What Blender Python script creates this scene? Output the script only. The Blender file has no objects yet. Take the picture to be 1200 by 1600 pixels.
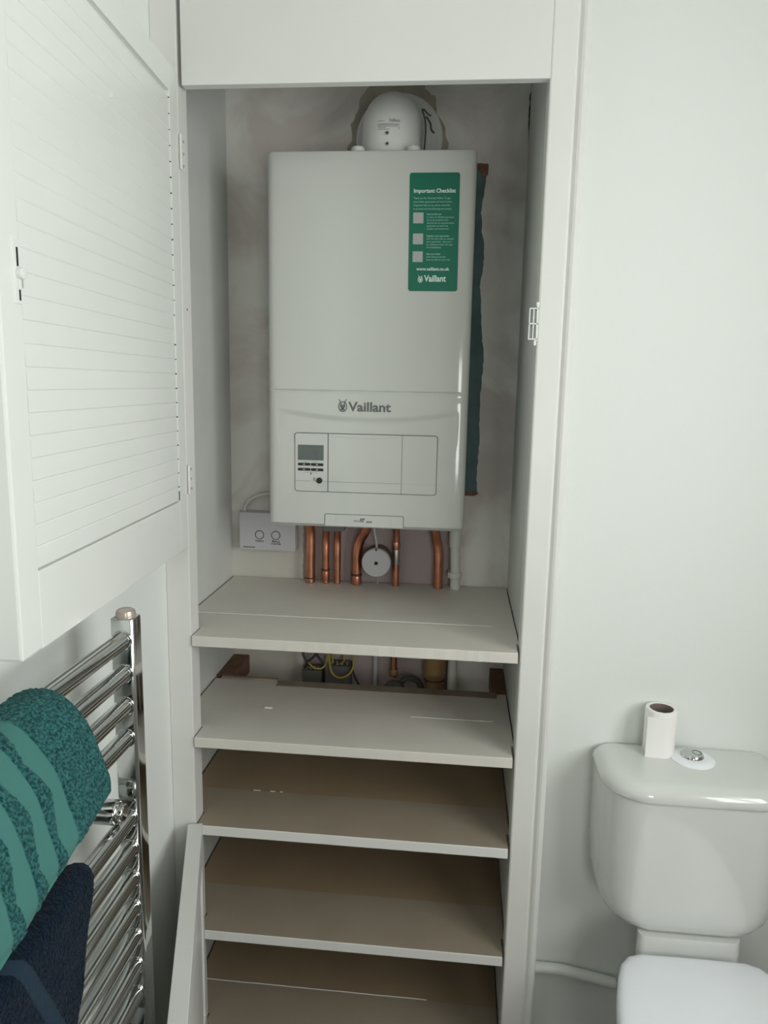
import bpy, bmesh, math, random
from mathutils import Vector, Matrix, noise
random.seed(7)
SC = bpy.context.scene
COL = SC.collection
FLOOR = 0.16            # everything is modelled with the floor at this height and lowered at the end

# ------------------------------------------------------------------ camera
f_px, W, H = 1169.95, 1200, 1600
cam_d = bpy.data.cameras.new('camera'); cam = bpy.data.objects.new('camera', cam_d); COL.objects.link(cam)
cam_d.sensor_fit = 'VERTICAL'; cam_d.sensor_height = 24.0; cam_d.lens = f_px / H * 24.0
cam_d.clip_start = 0.02
pi_, ya, ro = math.radians(-9.6981), math.radians(5.5518), math.radians(1.1086)
fwd = Vector((-math.sin(ya)*math.cos(pi_), math.cos(ya)*math.cos(pi_), math.sin(pi_)))
r0 = fwd.cross(Vector((0, 0, 1))).normalized(); u0 = r0.cross(fwd)
rv = math.cos(ro)*r0 + math.sin(ro)*u0; uv = -math.sin(ro)*r0 + math.cos(ro)*u0
cam.matrix_world = Matrix(((rv.x, uv.x, -fwd.x, 0.3842), (rv.y, uv.y, -fwd.y, -1.2363), (rv.z, uv.z, -fwd.z, 1.5283), (0, 0, 0, 1)))
SC.camera = cam

# ------------------------------------------------------------------ world, light, exposure
w = bpy.data.worlds.new('world'); SC.world = w; w.use_nodes = True
w.node_tree.nodes['Background'].inputs[0].default_value = (0.80, 0.90, 1.0, 1)
w.node_tree.nodes['Background'].inputs[1].default_value = 1.0
def area(name, loc, target, sx, sy, power, color):
    l = bpy.data.lights.new(name, 'AREA'); l.shape = 'RECTANGLE'; l.size = sx; l.size_y = sy; l.energy = power; l.color = color
    o = bpy.data.objects.new(name, l); COL.objects.link(o); o.location = loc
    o.rotation_euler = (Vector(target) - Vector(loc)).to_track_quat('-Z', 'Y').to_euler(); return o
# daylight coming through the window on the right wall
area('daylight_side_window', (1.42, -1.00, 1.56), (0.0, -0.75, 1.60), 1.00, 0.90, 18.5, (0.98, 0.995, 0.95))
area('unseen_rear_light', (0.82, -2.24, 1.36), (0.40, 0.0, 1.7), 0.30, 0.60, 6.2, (1.0, 0.965, 0.90))  # unseen rear window, narrowed and placed to streak the boiler's right edge
SC.view_settings.view_transform = 'Standard'; SC.view_settings.look = 'None'
SC.view_settings.gamma = 1; SC.view_settings.use_curve_mapping = False
SC.view_settings.exposure = 0.0

# ------------------------------------------------------------------ materials
def mat(name, col, rough=0.5, metal=0.0, nscale=0, namt=0.0, bump=0.0, bscale=60, coat=0.0, spec=0.5, col2=None, ndetail=4):
    m = bpy.data.materials.new(name); m.use_nodes = True; nt = m.node_tree; b = nt.nodes['Principled BSDF']
    b.inputs['Base Color'].default_value = (*col, 1); b.inputs['Roughness'].default_value = rough
    b.inputs['Metallic'].default_value = metal; b.inputs['Coat Weight'].default_value = coat
    b.inputs['Specular IOR Level'].default_value = spec
    tc = nt.nodes.new('ShaderNodeTexCoord')
    if nscale:
        n = nt.nodes.new('ShaderNodeTexNoise'); n.inputs['Scale'].default_value = nscale; n.inputs['Detail'].default_value = ndetail
        nt.links.new(tc.outputs['Object'], n.inputs['Vector'])
        r = nt.nodes.new('ShaderNodeValToRGB')
        r.color_ramp.elements[0].position = 0.35; r.color_ramp.elements[1].position = 0.65
        c2 = col2 or tuple(max(0, c*(1-namt)) for c in col)
        r.color_ramp.elements[0].color = (*c2, 1); r.color_ramp.elements[1].color = (*col, 1)
        nt.links.new(n.outputs['Fac'], r.inputs['Fac']); nt.links.new(r.outputs['Color'], b.inputs['Base Color'])
    if bump:
        n2 = nt.nodes.new('ShaderNodeTexNoise'); n2.inputs['Scale'].default_value = bscale; n2.inputs['Detail'].default_value = 3
        nt.links.new(tc.outputs['Object'], n2.inputs['Vector'])
        bp = nt.nodes.new('ShaderNodeBump'); bp.inputs['Strength'].default_value = bump; bp.inputs['Distance'].default_value = 0.002
        nt.links.new(n2.outputs['Fac'], bp.inputs['Height']); nt.links.new(bp.outputs['Normal'], b.inputs['Normal'])
    return m
M = {}
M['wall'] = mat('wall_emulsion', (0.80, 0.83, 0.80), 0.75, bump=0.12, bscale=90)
M['alcove_bounce'] = mat('bounce_white', (0.88, 0.88, 0.86), 0.8)  # extra white, to bounce light onto the alcove top
M['unseen'] = mat('unseen_wall_low_fill', (0.42, 0.40, 0.36), 0.4)  # walls out of view, colour set dark to cut the fill light
M['gloss_white'] = mat('gloss_white_paint', (0.80, 0.82, 0.79), 0.32, nscale=6, namt=0.03, bump=0.10, bscale=40)
M['frame_white'] = mat('frame_white_paint', (0.76, 0.765, 0.735), 0.38, nscale=5, namt=0.05, bump=0.12, bscale=50)
M['panel_white'] = mat('panel_white_paint', (0.74, 0.75, 0.72), 0.5, nscale=3, namt=0.03)
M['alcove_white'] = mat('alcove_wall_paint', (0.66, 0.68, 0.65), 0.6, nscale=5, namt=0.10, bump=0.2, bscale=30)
M['shelf_paint'] = mat('shelf_paint', (0.70, 0.67, 0.61), 0.45, nscale=9, namt=0.05, bump=0.15, bscale=25)
M['shelf_mid_shaded'] = mat('shelf_brown_shaded_paint', (0.355, 0.300, 0.230), 0.5, nscale=7, namt=0.08, bump=0.15, bscale=25)  # brownish paint, with bounce tint and the lower shelves' dimness in its colour
M['shelf_old_shaded'] = mat('shelf_old_shaded_paint', (0.35, 0.265, 0.17), 0.5, nscale=6, namt=0.10, bump=0.15, bscale=25)  # old brownish paint, darkened too for the low light deep inside
M['raw_wood'] = mat('raw_brown_wood', (0.22, 0.11, 0.06), 0.7, nscale=18, namt=0.4)
M['tan_wood'] = mat('tan_wood', (0.34, 0.28, 0.22), 0.7, nscale=18, namt=0.3)
M['boiler'] = mat('boiler_enamel', (0.59, 0.61, 0.58), 0.11, coat=0.3)
M['boiler_grey'] = mat('boiler_chassis', (0.45, 0.46, 0.45), 0.5)
M['dark'] = mat('dark_gap', (0.012, 0.011, 0.010), 0.8)
M['line'] = mat('grey_seam', (0.10, 0.11, 0.11), 0.6)
M['soft_line'] = mat('soft_seam', (0.42, 0.44, 0.43), 0.5)
M['logo'] = mat('logo_grey', (0.13, 0.14, 0.14), 0.4)
M['print'] = mat('black_print', (0.03, 0.03, 0.03), 0.5)
M['lcd'] = mat('lcd_screen', (0.12, 0.15, 0.14), 0.25)
M['button'] = mat('black_rubber', (0.015, 0.016, 0.016), 0.45)
M['green'] = mat('green_vinyl', (0.0, 0.150, 0.090), 0.35)
M['white_ink'] = mat('white_ink', (0.72, 0.85, 0.80), 0.5)
M['pale_ink'] = mat('pale_green_ink', (0.30, 0.55, 0.45), 0.5)
M['plastic'] = mat('white_plastic', (0.80, 0.83, 0.80), 0.35)
M['plastic_pipe'] = mat('white_plastic_pipe', (0.66, 0.66, 0.62), 0.4)
M['silver_plastic'] = mat('silver_plastic', (0.52, 0.52, 0.54), 0.4)
M['copper'] = mat('copper_pipe', (0.74, 0.33, 0.21), 0.28, metal=1.0, nscale=25, col2=(0.52, 0.23, 0.15), bump=0.05, bscale=80)
M['solder'] = mat('solder_ring', (0.10, 0.06, 0.05), 0.5, metal=0.6)
M['steel'] = mat('dull_steel', (0.50, 0.48, 0.44), 0.35, metal=1.0)
M['brass'] = mat('aged_brass', (0.42, 0.27, 0.12), 0.45, metal=0.3, nscale=20, namt=0.3)
M['chrome'] = mat('chrome', (0.60, 0.61, 0.60), 0.09, metal=1.0)
M['cap'] = mat('brown_cap', (0.50, 0.42, 0.37), 0.3, metal=0.5)
M['ceramic'] = mat('white_ceramic', (0.70, 0.715, 0.69), 0.10, coat=0.5)
M['seat'] = mat('white_seat_plastic', (0.90, 0.93, 0.97), 0.22)
M['paper'] = mat('white_tissue', (0.92, 0.91, 0.88), 0.95, bump=0.2, bscale=300)
M['card'] = mat('grey_card', (0.22, 0.17, 0.15), 0.9)
M['tealpaint'] = mat('old_blue_paint', (0.115, 0.19, 0.20), 0.7, nscale=20, col2=(0.08, 0.14, 0.15), bump=0.3, bscale=60)
M['brick'] = mat('exposed_brick', (0.25, 0.13, 0.09), 0.9, nscale=60, namt=0.5, bump=0.6, bscale=80)
M['mortar'] = mat('grey_brown_mortar', (0.46, 0.42, 0.34), 0.95, nscale=22, namt=0.22, bump=0.8, bscale=70)
M['floor'] = mat('dark_vinyl_floor', (0.09, 0.075, 0.065), 0.4, nscale=8, namt=0.2)
M['ceiling'] = mat('ceiling_paint', (0.82, 0.83, 0.82), 0.9)
M['wire_yellow'] = mat('yellow_green_wire', (0.42, 0.34, 0.05), 0.5)
M['wire_dark'] = mat('dark_wire', (0.03, 0.03, 0.03), 0.5)
M['box_dark'] = mat('dark_grey_box', (0.10, 0.10, 0.10), 0.5)
M['door_brown'] = mat('brown_door', (0.13, 0.07, 0.05), 0.4, nscale=10, namt=0.3)
M['glass_frame'] = mat('white_upvc', (0.8, 0.8, 0.8), 0.3)

def back_wall_mat():
    m = bpy.data.materials.new('patched_plaster'); m.use_nodes = True; nt = m.node_tree; b = nt.nodes['Principled BSDF']
    N, L = nt.nodes.new, nt.links.new
    tc = N('ShaderNodeTexCoord'); sep = N('ShaderNodeSeparateXYZ')
    wob = N('ShaderNodeTexNoise'); wob.inputs['Scale'].default_value = 40; L(tc.outputs['Object'], wob.inputs['Vector'])
    L(tc.outputs['Object'], sep.inputs[0])
    def mth(op, a, c, cl=False):
        n = N('ShaderNodeMath'); n.operation = op; n.use_clamp = cl
        for i, q in enumerate((a, c)):
            if isinstance(q, (int, float)): n.inputs[i].default_value = q
            elif q is not None: L(q, n.inputs[i])
        return n.outputs[0]
    wv = mth('MULTIPLY', mth('SUBTRACT', wob.outputs['Fac'], 0.5), 0.012)
    X = mth('ADD', sep.outputs['X'], wv); Z = mth('ADD', sep.outputs['Z'], wv)
    def box(x0, x1, z0, z1, s=400):
        a = mth('MULTIPLY', mth('SUBTRACT', X, x0), s, True); c = mth('MULTIPLY', mth('SUBTRACT', x1, X), s, True)
        d = mth('MULTIPLY', mth('SUBTRACT', Z, z0), s, True); e = mth('MULTIPLY', mth('SUBTRACT', z1, Z), s, True)
        return mth('MULTIPLY', mth('MULTIPLY', a, c), mth('MULTIPLY', d, e))
    def mix(fac, c1, c2):
        n = N('ShaderNodeMix'); n.data_type = 'RGBA'
        L(fac, n.inputs[0]) if not isinstance(fac, (int, float)) else setattr(n.inputs[0], 'default_value', fac)
        for i, c in ((6, c1), (7, c2)):
            if isinstance(c, tuple): n.inputs[i].default_value = (*c, 1)
            else: L(c, n.inputs[i])
        return n.outputs[2]
    n1 = N('ShaderNodeTexNoise'); n1.inputs['Scale'].default_value = 4.5; n1.inputs['Detail'].default_value = 7; n1.inputs['Distortion'].default_value = 1.2
    L(tc.outputs['Object'], n1.inputs['Vector'])
    rp = N('ShaderNodeValToRGB'); rp.color_ramp.elements[0].position = 0.42; rp.color_ramp.elements[1].position = 0.60
    L(n1.outputs['Fac'], rp.inputs['Fac'])
    base = mix(rp.outputs['Color'], (0.84, 0.84, 0.80), (0.70, 0.645, 0.62))
    base = mix(box(-0.2, 0.036, 0.1, 1.21, 60), base, (0.60, 0.58, 0.52))       # cream paint left of the pipes
    base = mix(box(0.036, 0.395, 0.1, 1.30), base, (0.46, 0.395, 0.40))         # pink plaster behind the pipes
    L(base, b.inputs['Base Color']); b.inputs['Roughness'].default_value = 0.8
    n2 = N('ShaderNodeTexNoise'); n2.inputs['Scale'].default_value = 14; n2.inputs['Detail'].default_value = 5; n2.inputs['Distortion'].default_value = 1.5
    L(tc.outputs['Object'], n2.inputs['Vector'])
    bp = N('ShaderNodeBump'); bp.inputs['Strength'].default_value = 0.45; bp.inputs['Distance'].default_value = 0.006
    L(n2.outputs['Fac'], bp.inputs['Height']); L(bp.outputs['Normal'], b.inputs['Normal'])
    return m
M['back'] = back_wall_mat()

def towel_mat(name, c_pile, c_dark, c_flat, y0, bands, diag=False):
    """terry cloth; bands = list of (start,end) distances along the towel woven flat; reads the cloth's own coordinates"""
    m = bpy.data.materials.new(name); m.use_nodes = True; nt = m.node_tree; b = nt.nodes['Principled BSDF']
    N, L = nt.nodes.new, nt.links.new
    uvn = N('ShaderNodeUVMap'); sep = N('ShaderNodeSeparateXYZ'); L(uvn.outputs[0], sep.inputs[0])
    def mth(op, a, c, cl=False):
        n = N('ShaderNodeMath'); n.operation = op; n.use_clamp = cl
        for i, q in enumerate((a, c)):
            if isinstance(q, (int, float)): n.inputs[i].default_value = q
            else: L(q, n.inputs[i])
        return n.outputs[0]
    tc = N('ShaderNodeTexCoord')
    nz = N('ShaderNodeTexNoise'); nz.inputs['Scale'].default_value = 340; nz.inputs['Detail'].default_value = 4; L(tc.outputs['Object'], nz.inputs['Vector'])
    rp = N('ShaderNodeValToRGB'); rp.color_ramp.elements[0].position = 0.40; rp.color_ramp.elements[1].position = 0.62
    rp.color_ramp.elements[0].color = (*c_dark, 1); rp.color_ramp.elements[1].color = (*c_pile, 1); L(nz.outputs['Fac'], rp.inputs['Fac'])
    U = sep.outputs['X']; V_ = sep.outputs['Y']
    fac = None
    if not diag:
        # zigzag edge of the pile diamonds
        tri = mth('MULTIPLY', mth('PINGPONG', V_, 0.035), 0.30)
        for (a, c) in bands:
            A = mth('MULTIPLY', mth('SUBTRACT', U, a), 900, True)
            Bq = mth('MULTIPLY', mth('SUBTRACT', mth('ADD', c, tri), U), 500, True)
            f = mth('MULTIPLY', A, Bq); fac = f if fac is None else mth('MAXIMUM', fac, f)
    else:
        d = mth('ADD', U, mth('MULTIPLY', V_, bands[0][2]))
        A = mth('MULTIPLY', mth('SUBTRACT', d, bands[0][0]), 500, True); Bq = mth('MULTIPLY', mth('SUBTRACT', bands[0][1], d), 500, True)
        fac = mth('MULTIPLY', A, Bq)
    mx = N('ShaderNodeMix'); mx.data_type = 'RGBA'; L(fac, mx.inputs[0]); L(rp.outputs[0], mx.inputs[6]); mx.inputs[7].default_value = (*c_flat, 1)
    L(mx.outputs[2], b.inputs['Base Color']); b.inputs['Roughness'].default_value = 0.95
    b.inputs['Sheen Weight'].default_value = 0.06; b.inputs['Specular IOR Level'].default_value = 0.1
    bp = N('ShaderNodeBump'); bp.inputs['Distance'].default_value = 0.004
    L(mth('SUBTRACT', 0.9, mth('MULTIPLY', fac, 0.75)), bp.inputs['Strength']); L(nz.outputs['Fac'], bp.inputs['Height']); L(bp.outputs['Normal'], b.inputs['Normal'])
    return m

# ------------------------------------------------------------------ helpers
def thing(name, label, cat, loc=(0, 0, 0), group=None):
    o = bpy.data.objects.new(name, None); COL.objects.link(o); o.empty_display_size = 0.05
    o.location = loc; o['label'] = label; o['category'] = cat
    if group: o['group'] = group
    return o
def tag(o, label, cat, group=None):
    o['label'] = label; o['category'] = cat
    if group: o['group'] = group
    return o
def wloc(p):
    v = Vector((0, 0, 0))
    while p: v += p.location; p = p.parent
    return v
def obj(name, bm, m, parent=None, smooth=False, origin=None, label=None):
    """bm is in world coordinates; origin shifts it to its parent's (or its own) location"""
    me = bpy.data.meshes.new(name)
    base = wloc(parent)
    if isinstance(bm, bmesh.types.BMesh):
        if origin is not None: bmesh.ops.translate(bm, verts=bm.verts, vec=-Vector(origin))
        else: bmesh.ops.translate(bm, verts=bm.verts, vec=-base)
        bmesh.ops.recalc_face_normals(bm, faces=bm.faces)
        bm.to_mesh(me); bm.free()
    else:
        me = bm; me.name = name
        me.transform(Matrix.Translation(-(Vector(origin) if origin is not None else base)))
    me.materials.clear(); me.materials.append(m)
    o = bpy.data.objects.new(name, me); COL.objects.link(o)
    if parent: o.parent = parent
    if origin is not None: o.location = Vector(origin) - base
    if smooth:
        me.polygons.foreach_set('use_smooth', [True]*len(me.polygons))
        try: me.set_sharp_from_angle(angle=math.radians(40))
        except Exception: pass
    if label: o['label'] = label
    return o
def struct(name, bm, m, smooth=False):
    o = obj(name, bm, m, None, smooth); o['kind'] = 'structure'; return o
def BM(): return bmesh.new()
def box(bm, x0, x1, y0, y1, z0, z1, bev=0.0, seg=2):
    t = bmesh.new()
    r = bmesh.ops.create_cube(t, size=1)
    for v in t.verts: v.co = Vector(((x0+x1)/2+v.co.x*(x1-x0), (y0+y1)/2+v.co.y*(y1-y0), (z0+z1)/2+v.co.z*(z1-z0)))
    if bev: bmesh.ops.bevel(t, geom=list(t.edges), offset=bev, segments=seg, profile=0.5, affect='EDGES')
    merge(bm, t); return bm
def merge(bm, t, mtx=None):
    if mtx: bmesh.ops.transform(t, matrix=mtx, verts=t.verts)
    vm = {}
    for v in t.verts: vm[v.index if False else v] = bm.verts.new(v.co)
    for f in t.faces:
        try: bm.faces.new([vm[v] for v in f.verts])
        except ValueError: pass
    t.free()
def prism(bm, pts, a, b_, axis='y', bev=0.0, seg=2):
    """polygon pts (2-D) swept along axis between a and b"""
    t = bmesh.new()
    def P(u, v, s): return {'y': (u, s, v), 'z': (u, v, s), 'x': (s, u, v)}[axis]
    A = [t.verts.new(P(u, v, a)) for u, v in pts]; B = [t.verts.new(P(u, v, b_)) for u, v in pts]
    fa = t.faces.new(A); fb = t.faces.new(B[::-1])
    n = len(pts)
    for i in range(n): t.faces.new((A[i], B[i], B[(i+1) % n], A[(i+1) % n]))
    bmesh.ops.recalc_face_normals(t, faces=t.faces)
    if bev:
        eds = [e for e in t.edges if (fa in e.link_faces or fb in e.link_faces)]
        bmesh.ops.bevel(t, geom=eds, offset=bev, segments=seg, profile=0.5, affect='EDGES')
    merge(bm, t); return bm
def rrect(x0, x1, y0, y1, r, n=6):
    """rounded rectangle, r a number or (r00,r10,r11,r01)"""
    rs = r if isinstance(r, (tuple, list)) else (r,)*4
    P = []
    for (cx, cy, a0), rr in zip(((x0, y0, 180), (x1, y0, 270), (x1, y1, 0), (x0, y1, 90)), rs):
        sx = 1 if cx == x0 else -1; sy = 1 if cy == y0 else -1
        for k in range(n+1):
            a = math.radians(a0 + 90*k/n); P.append((cx+sx*rr+rr*math.cos(a), cy+sy*rr+rr*math.sin(a)))
    return P
def cyl(bm, p0, p1, r0_, r1_=None, n=24, bev=0.0):
    r1_ = r0_ if r1_ is None else r1_
    p0, p1 = Vector(p0), Vector(p1); d = p1-p0
    t = bmesh.new()
    bmesh.ops.create_cone(t, cap_ends=True, segments=n, radius1=r0_, radius2=r1_, depth=d.length)
    if bev:
        eds = [e for e in t.edges if any(len(f.verts) > 4 for f in e.link_faces)]
        bmesh.ops.bevel(t, geom=eds, offset=bev, segments=3, profile=0.5, affect='EDGES')
    merge(bm, t, Matrix.Translation((p0+p1)/2) @ d.to_track_quat('Z', 'Y').to_matrix().to_4x4()); return bm
def smooth_path(pts, n=8):
    pts = [Vector(p) for p in pts]; out = []
    P = [2*pts[0]-pts[1]] + pts + [2*pts[-1]-pts[-2]]
    for i in range(1, len(P)-2):
        for k in range(n):
            t = k/n
            out.append(0.5*((2*P[i]) + (-P[i-1]+P[i+1])*t + (2*P[i-1]-5*P[i]+4*P[i+1]-P[i+2])*t*t + (-P[i-1]+3*P[i]-3*P[i+1]+P[i+2])*t**3))
    out.append(pts[-1]); return out
def tube(bm, pts, r, n=16, smooth=True, k=8, caps=True):
    P = smooth_path(pts, k) if smooth else [Vector(p) for p in pts]
    rings = []; up = None
    for i, p in enumerate(P):
        d = (P[min(i+1, len(P)-1)]-P[max(i-1, 0)]).normalized()
        if up is None: up = d.orthogonal().normalized()
        up = (up - d*up.dot(d)).normalized(); sd = d.cross(up)
        rr = r(i/(len(P)-1)) if callable(r) else r
        rings.append([bm.verts.new(p+rr*(math.cos(2*math.pi*j/n)*up+math.sin(2*math.pi*j/n)*sd)) for j in range(n)])
    for a, c in zip(rings, rings[1:]):
        for j in range(n): bm.faces.new((a[j], a[(j+1) % n], c[(j+1) % n], c[j]))
    if caps: bm.faces.new(rings[0][::-1]); bm.faces.new(rings[-1])
    return bm
def loft(bm, loops, cap0=True, cap1=True):
    R = [[bm.verts.new(p) for p in lp] for lp in loops]; n = len(R[0])
    for a, c in zip(R, R[1:]):
        for j in range(n): bm.faces.new((a[j], a[(j+1) % n], c[(j+1) % n], c[j]))
    if cap0: bm.faces.new(R[0][::-1])
    if cap1: bm.faces.new(R[-1])
    return bm
def lathe(bm, prof, c, n=32, axis='z'):
    rings = []
    for r, h in prof:
        rings.append([bm.verts.new((c[0]+r*math.cos(2*math.pi*j/n), c[1]+r*math.sin(2*math.pi*j/n), c[2]+h) if axis == 'z' else
                                   (c[0]+r*math.cos(2*math.pi*j/n), c[1]+h, c[2]+r*math.sin(2*math.pi*j/n))) for j in range(n)])
    for a, b_ in zip(rings, rings[1:]):
        for j in range(n): bm.faces.new((a[j], a[(j+1) % n], b_[(j+1) % n], b_[j]))
    bm.faces.new(rings[0][::-1]); bm.faces.new(rings[-1]); return bm
def ring(bm, cx, cz, ro_, ri, y0, y1, n=32, ez=1.0):
    """flat annulus facing -y"""
    a = []
    for y in (y0, y1):
        a.append([bm.verts.new((cx+ro_*math.cos(2*math.pi*j/n), y, cz+ez*ro_*math.sin(2*math.pi*j/n))) for j in range(n)])
        a.append([bm.verts.new((cx+ri*math.cos(2*math.pi*j/n), y, cz+(ez*ro_-(ro_-ri))*math.sin(2*math.pi*j/n))) for j in range(n)])
    o0, i0, o1, i1 = a
    for j in range(n):
        k = (j+1) % n
        bm.faces.new((o0[j], i0[j], i0[k], o0[k])); bm.faces.new((o1[j], o1[k], i1[k], i1[j]))
        bm.faces.new((o0[j], o0[k], o1[k], o1[j])); bm.faces.new((i0[j], i1[j], i1[k], i0[k]))
    return bm
def text_bm(bm, s, x, y, z, size, align='LEFT', bold=0.0, width=None, shear=0.0, lean=0.0, depth=0.0001, spacing=1.0):
    """text standing in the xz plane facing -y with baseline at (x,z)"""
    cu = bpy.data.curves.new('t', 'FONT'); cu.body = s; cu.size = size; cu.align_x = align; cu.offset = bold; cu.extrude = depth; cu.shear = shear
    cu.resolution_u = 3; cu.space_line = spacing
    o = bpy.data.objects.new('t', cu); COL.objects.link(o); bpy.context.view_layer.update()
    me = bpy.data.meshes.new_from_object(o.evaluated_get(bpy.context.evaluated_depsgraph_get()))
    bpy.data.objects.remove(o); bpy.data.curves.remove(cu)
    t = bmesh.new(); t.from_mesh(me); bpy.data.meshes.remove(me)
    if width and t.verts:
        xs = [v.co.x for v in t.verts]; k = width/(max(xs)-min(xs))
        for v in t.verts: v.co.x *= k
    merge(bm, t, Matrix.Translation((x, y, z)) @ Matrix.Rotation(lean, 4, 'Y') @ Matrix.Rotation(math.pi/2, 4, 'X')); return bm

XL, XA, DJ, XB = -0.1193, -0.0764, 0.0413, 0.5021
XIL, XIR, D = -0.1299, 0.5057, 0.4247
WT = 0.09        # face of the wall behind the toilet
ZC = 2.56        # ceiling
ZL = 1.986       # underside of the lintel

# ------------------------------------------------------------------ room shell
struct('floor', box(BM(), -0.30, 1.60, -2.45, 0.60, FLOOR-0.08, FLOOR), M['floor'])
struct('ceiling', box(BM(), -0.30, 1.60, -2.45, 0.60, ZC, ZC+0.08), M['ceiling'])
struct('wall_left', box(BM(), -0.30, XL, -2.45, 0.040, FLOOR, ZC), M['wall'])
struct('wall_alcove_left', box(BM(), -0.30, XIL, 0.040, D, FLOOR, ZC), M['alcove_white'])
struct('ceiling', box(BM(), XIL, XIR, 0.0195, D, 2.175, 2.20), M['alcove_bounce'])  # unseen slab, added low to bounce light onto the upper alcove wall
struct('wall_alcove_back', box(BM(), -0.30, 0.565, D, D+0.08, FLOOR, ZC), M['back'])
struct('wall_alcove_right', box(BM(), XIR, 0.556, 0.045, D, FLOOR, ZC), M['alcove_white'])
struct('wall_back', box(BM(), 0.556, 1.60, WT, D+0.08, FLOOR, ZC), M['wall'])
def wall_with_hole(bm, axis, a0, a1, s0, s1, h):
    # a = thickness range, s = length range, h = (s0,s1,z0,z1) of the window opening
    for (u0, u1, v0, v1) in ((s0, h[0], FLOOR, ZC), (h[1], s1, FLOOR, ZC), (h[0], h[1], FLOOR, h[2]), (h[0], h[1], h[3], ZC)):
        if axis == 'x': box(bm, a0, a1, u0, u1, v0, v1)
        else: box(bm, u0, u1, a0, a1, v0, v1)
    return bm
struct('wall_right', wall_with_hole(BM(), 'x', 1.30, 1.38, -2.45, WT, (-1.53, -0.47, 1.08, 2.04)), M['unseen'])
struct('wall_front', wall_with_hole(BM(), 'y', -2.25, -2.17, XL, 1.30, (0.62, 1.02, 1.00, 1.72)), M['unseen'])
def window_frame(name, axis, c, s0, s1, z0, z1):
    bm = BM(); w_ = 0.045
    for (u0, u1, v0, v1) in ((s0, s0+w_, z0, z1), (s1-w_, s1, z0, z1), (s0+w_, s1-w_, z0, z0+w_), (s0+w_, s1-w_, z1-w_, z1), ((s0+s1)/2-0.02, (s0+s1)/2+0.02, z0+w_, z1-w_)):
        if axis == 'x': box(bm, c, c+0.05, u0, u1, v0, v1, 0.004)
        else: box(bm, u0, u1, c, c+0.05, v0, v1, 0.004)
    struct(name, bm, M['glass_frame'])
window_frame('window_1', 'x', 1.32, -1.53, -0.47, 1.08, 2.04)
window_frame('unseen_rear_window', 'y', -2.24, 0.62, 1.02, 1.00, 1.72)  # unseen frame, sized to fit the added rear light

# frame of the built-in cupboard
b = BM(); box(b, XL, XA, 0, DJ, FLOOR, ZC, 0.0015); struct('trim_1', b, M['frame_white'])
b = BM()      # right upright with its moulded outer edge
prof = [(XB, 0.003), (XB+0.001, 0.001), (XB+0.003, 0.0), (0.538, 0.0), (0.5395, 0.0012), (0.541, 0.0035), (0.5425, 0.0040), (0.544, 0.0025), (0.547, -0.0005), (0.551, -0.002), (0.5555, -0.0015), (0.5585, 0.001), (0.5595, 0.004), (0.5595, WT), (XB, WT*0+0.046)]
prof = [(XB, 0.003), (XB+0.001, 0.001), (XB+0.003, 0.0), (0.538, 0.0), (0.5395, 0.0012), (0.541, 0.0035), (0.5425, 0.0040), (0.544, 0.0025), (0.547, -0.0005), (0.551, -0.002), (0.5555, -0.0015), (0.5585, 0.001), (0.5595, 0.004), (0.5595, WT), (0.5562, WT), (0.5562, 0.0445), (XB, 0.0445)]
prism(b, prof, FLOOR, ZC, 'z'); struct('trim_2', b, M['frame_white'])
b = BM(); box(b, -0.0699, XB+0.0005, 0.0005, 0.019, ZL, ZC, 0.0012); struct('trim_3', b, M['panel_white'])

# ------------------------------------------------------------------ marks of building work on the alcove wall
def jagged(pts, amp, step=0.006, seed=0):
    out = []
    n = len(pts)
    for i in range(n):
        a, c = Vector(pts[i]), Vector(pts[(i+1) % n]); m_ = max(1, int((c-a).length/step))
        nrm = Vector((-(c-a).y, (c-a).x)).normalized() if (c-a).length else Vector((0, 0))
        for k in range(m_):
            p = a.lerp(c, k/m_); q = amp*noise.noise(Vector((p.x*70+seed, p.y*70, seed*3.1)))
            q += amp*0.6*noise.noise(Vector((p.x*190+seed, p.y*190, seed)))
            out.append((p.x+nrm.x*q, p.y+nrm.y*q))
    return out
b = BM()
hole = jagged([(0.120, 1.90), (0.132, 2.012), (0.140, 2.03), (0.139, 2.060), (0.150, 2.078), (0.158, 2.112), (0.178, 2.137), (0.20, 2.19), (0.28, 2.19), (0.288, 2.150), (0.291, 2.128), (0.312, 2.113), (0.318, 2.075), (0.331, 2.062), (0.340, 2.020), (0.345, 1.90)], 0.004, seed=1)
prism(b, hole, D-0.0035, D+0.002, 'y'); tag(obj('mortar_patch', b, M['mortar']), 'rough grey-brown mortar patch around the flue hole in the plaster', 'mortar patch')
t = thing('bare_wall_strip', 'narrow strip of bare blue-painted wall right of the boiler', 'wall patch', (0.40, D, 1.28))
b = BM()
strip = jagged([(0.36, 1.289), (0.4285, 1.289), (0.4275, 1.33), (0.430, 1.40), (0.4285, 1.50), (0.433, 1.58), (0.424, 1.66), (0.419, 1.735), (0.425, 1.80), (0.414, 1.885), (0.4235, 1.95), (0.425, 1.981), (0.36, 1.982)], 0.0022, seed=4)
prism(b, strip, D-0.0025, D+0.002, 'y'); obj('painted_brick', b, M['tealpaint'], t)
b = BM()
prism(b, jagged([(0.375, 1.978), (0.398, 1.975), (0.410, 1.966), (0.419, 1.952), (0.4255, 1.960), (0.426, 1.980), (0.375, 1.9805)], 0.003, seed=9), D-0.0045, D-0.002, 'y')
prism(b, jagged([(0.37, 1.287), (0.424, 1.287), (0.434, 1.293), (0.424, 1.296), (0.37, 1.2945)], 0.0015, seed=3), D-0.0045, D-0.002, 'y')
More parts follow.
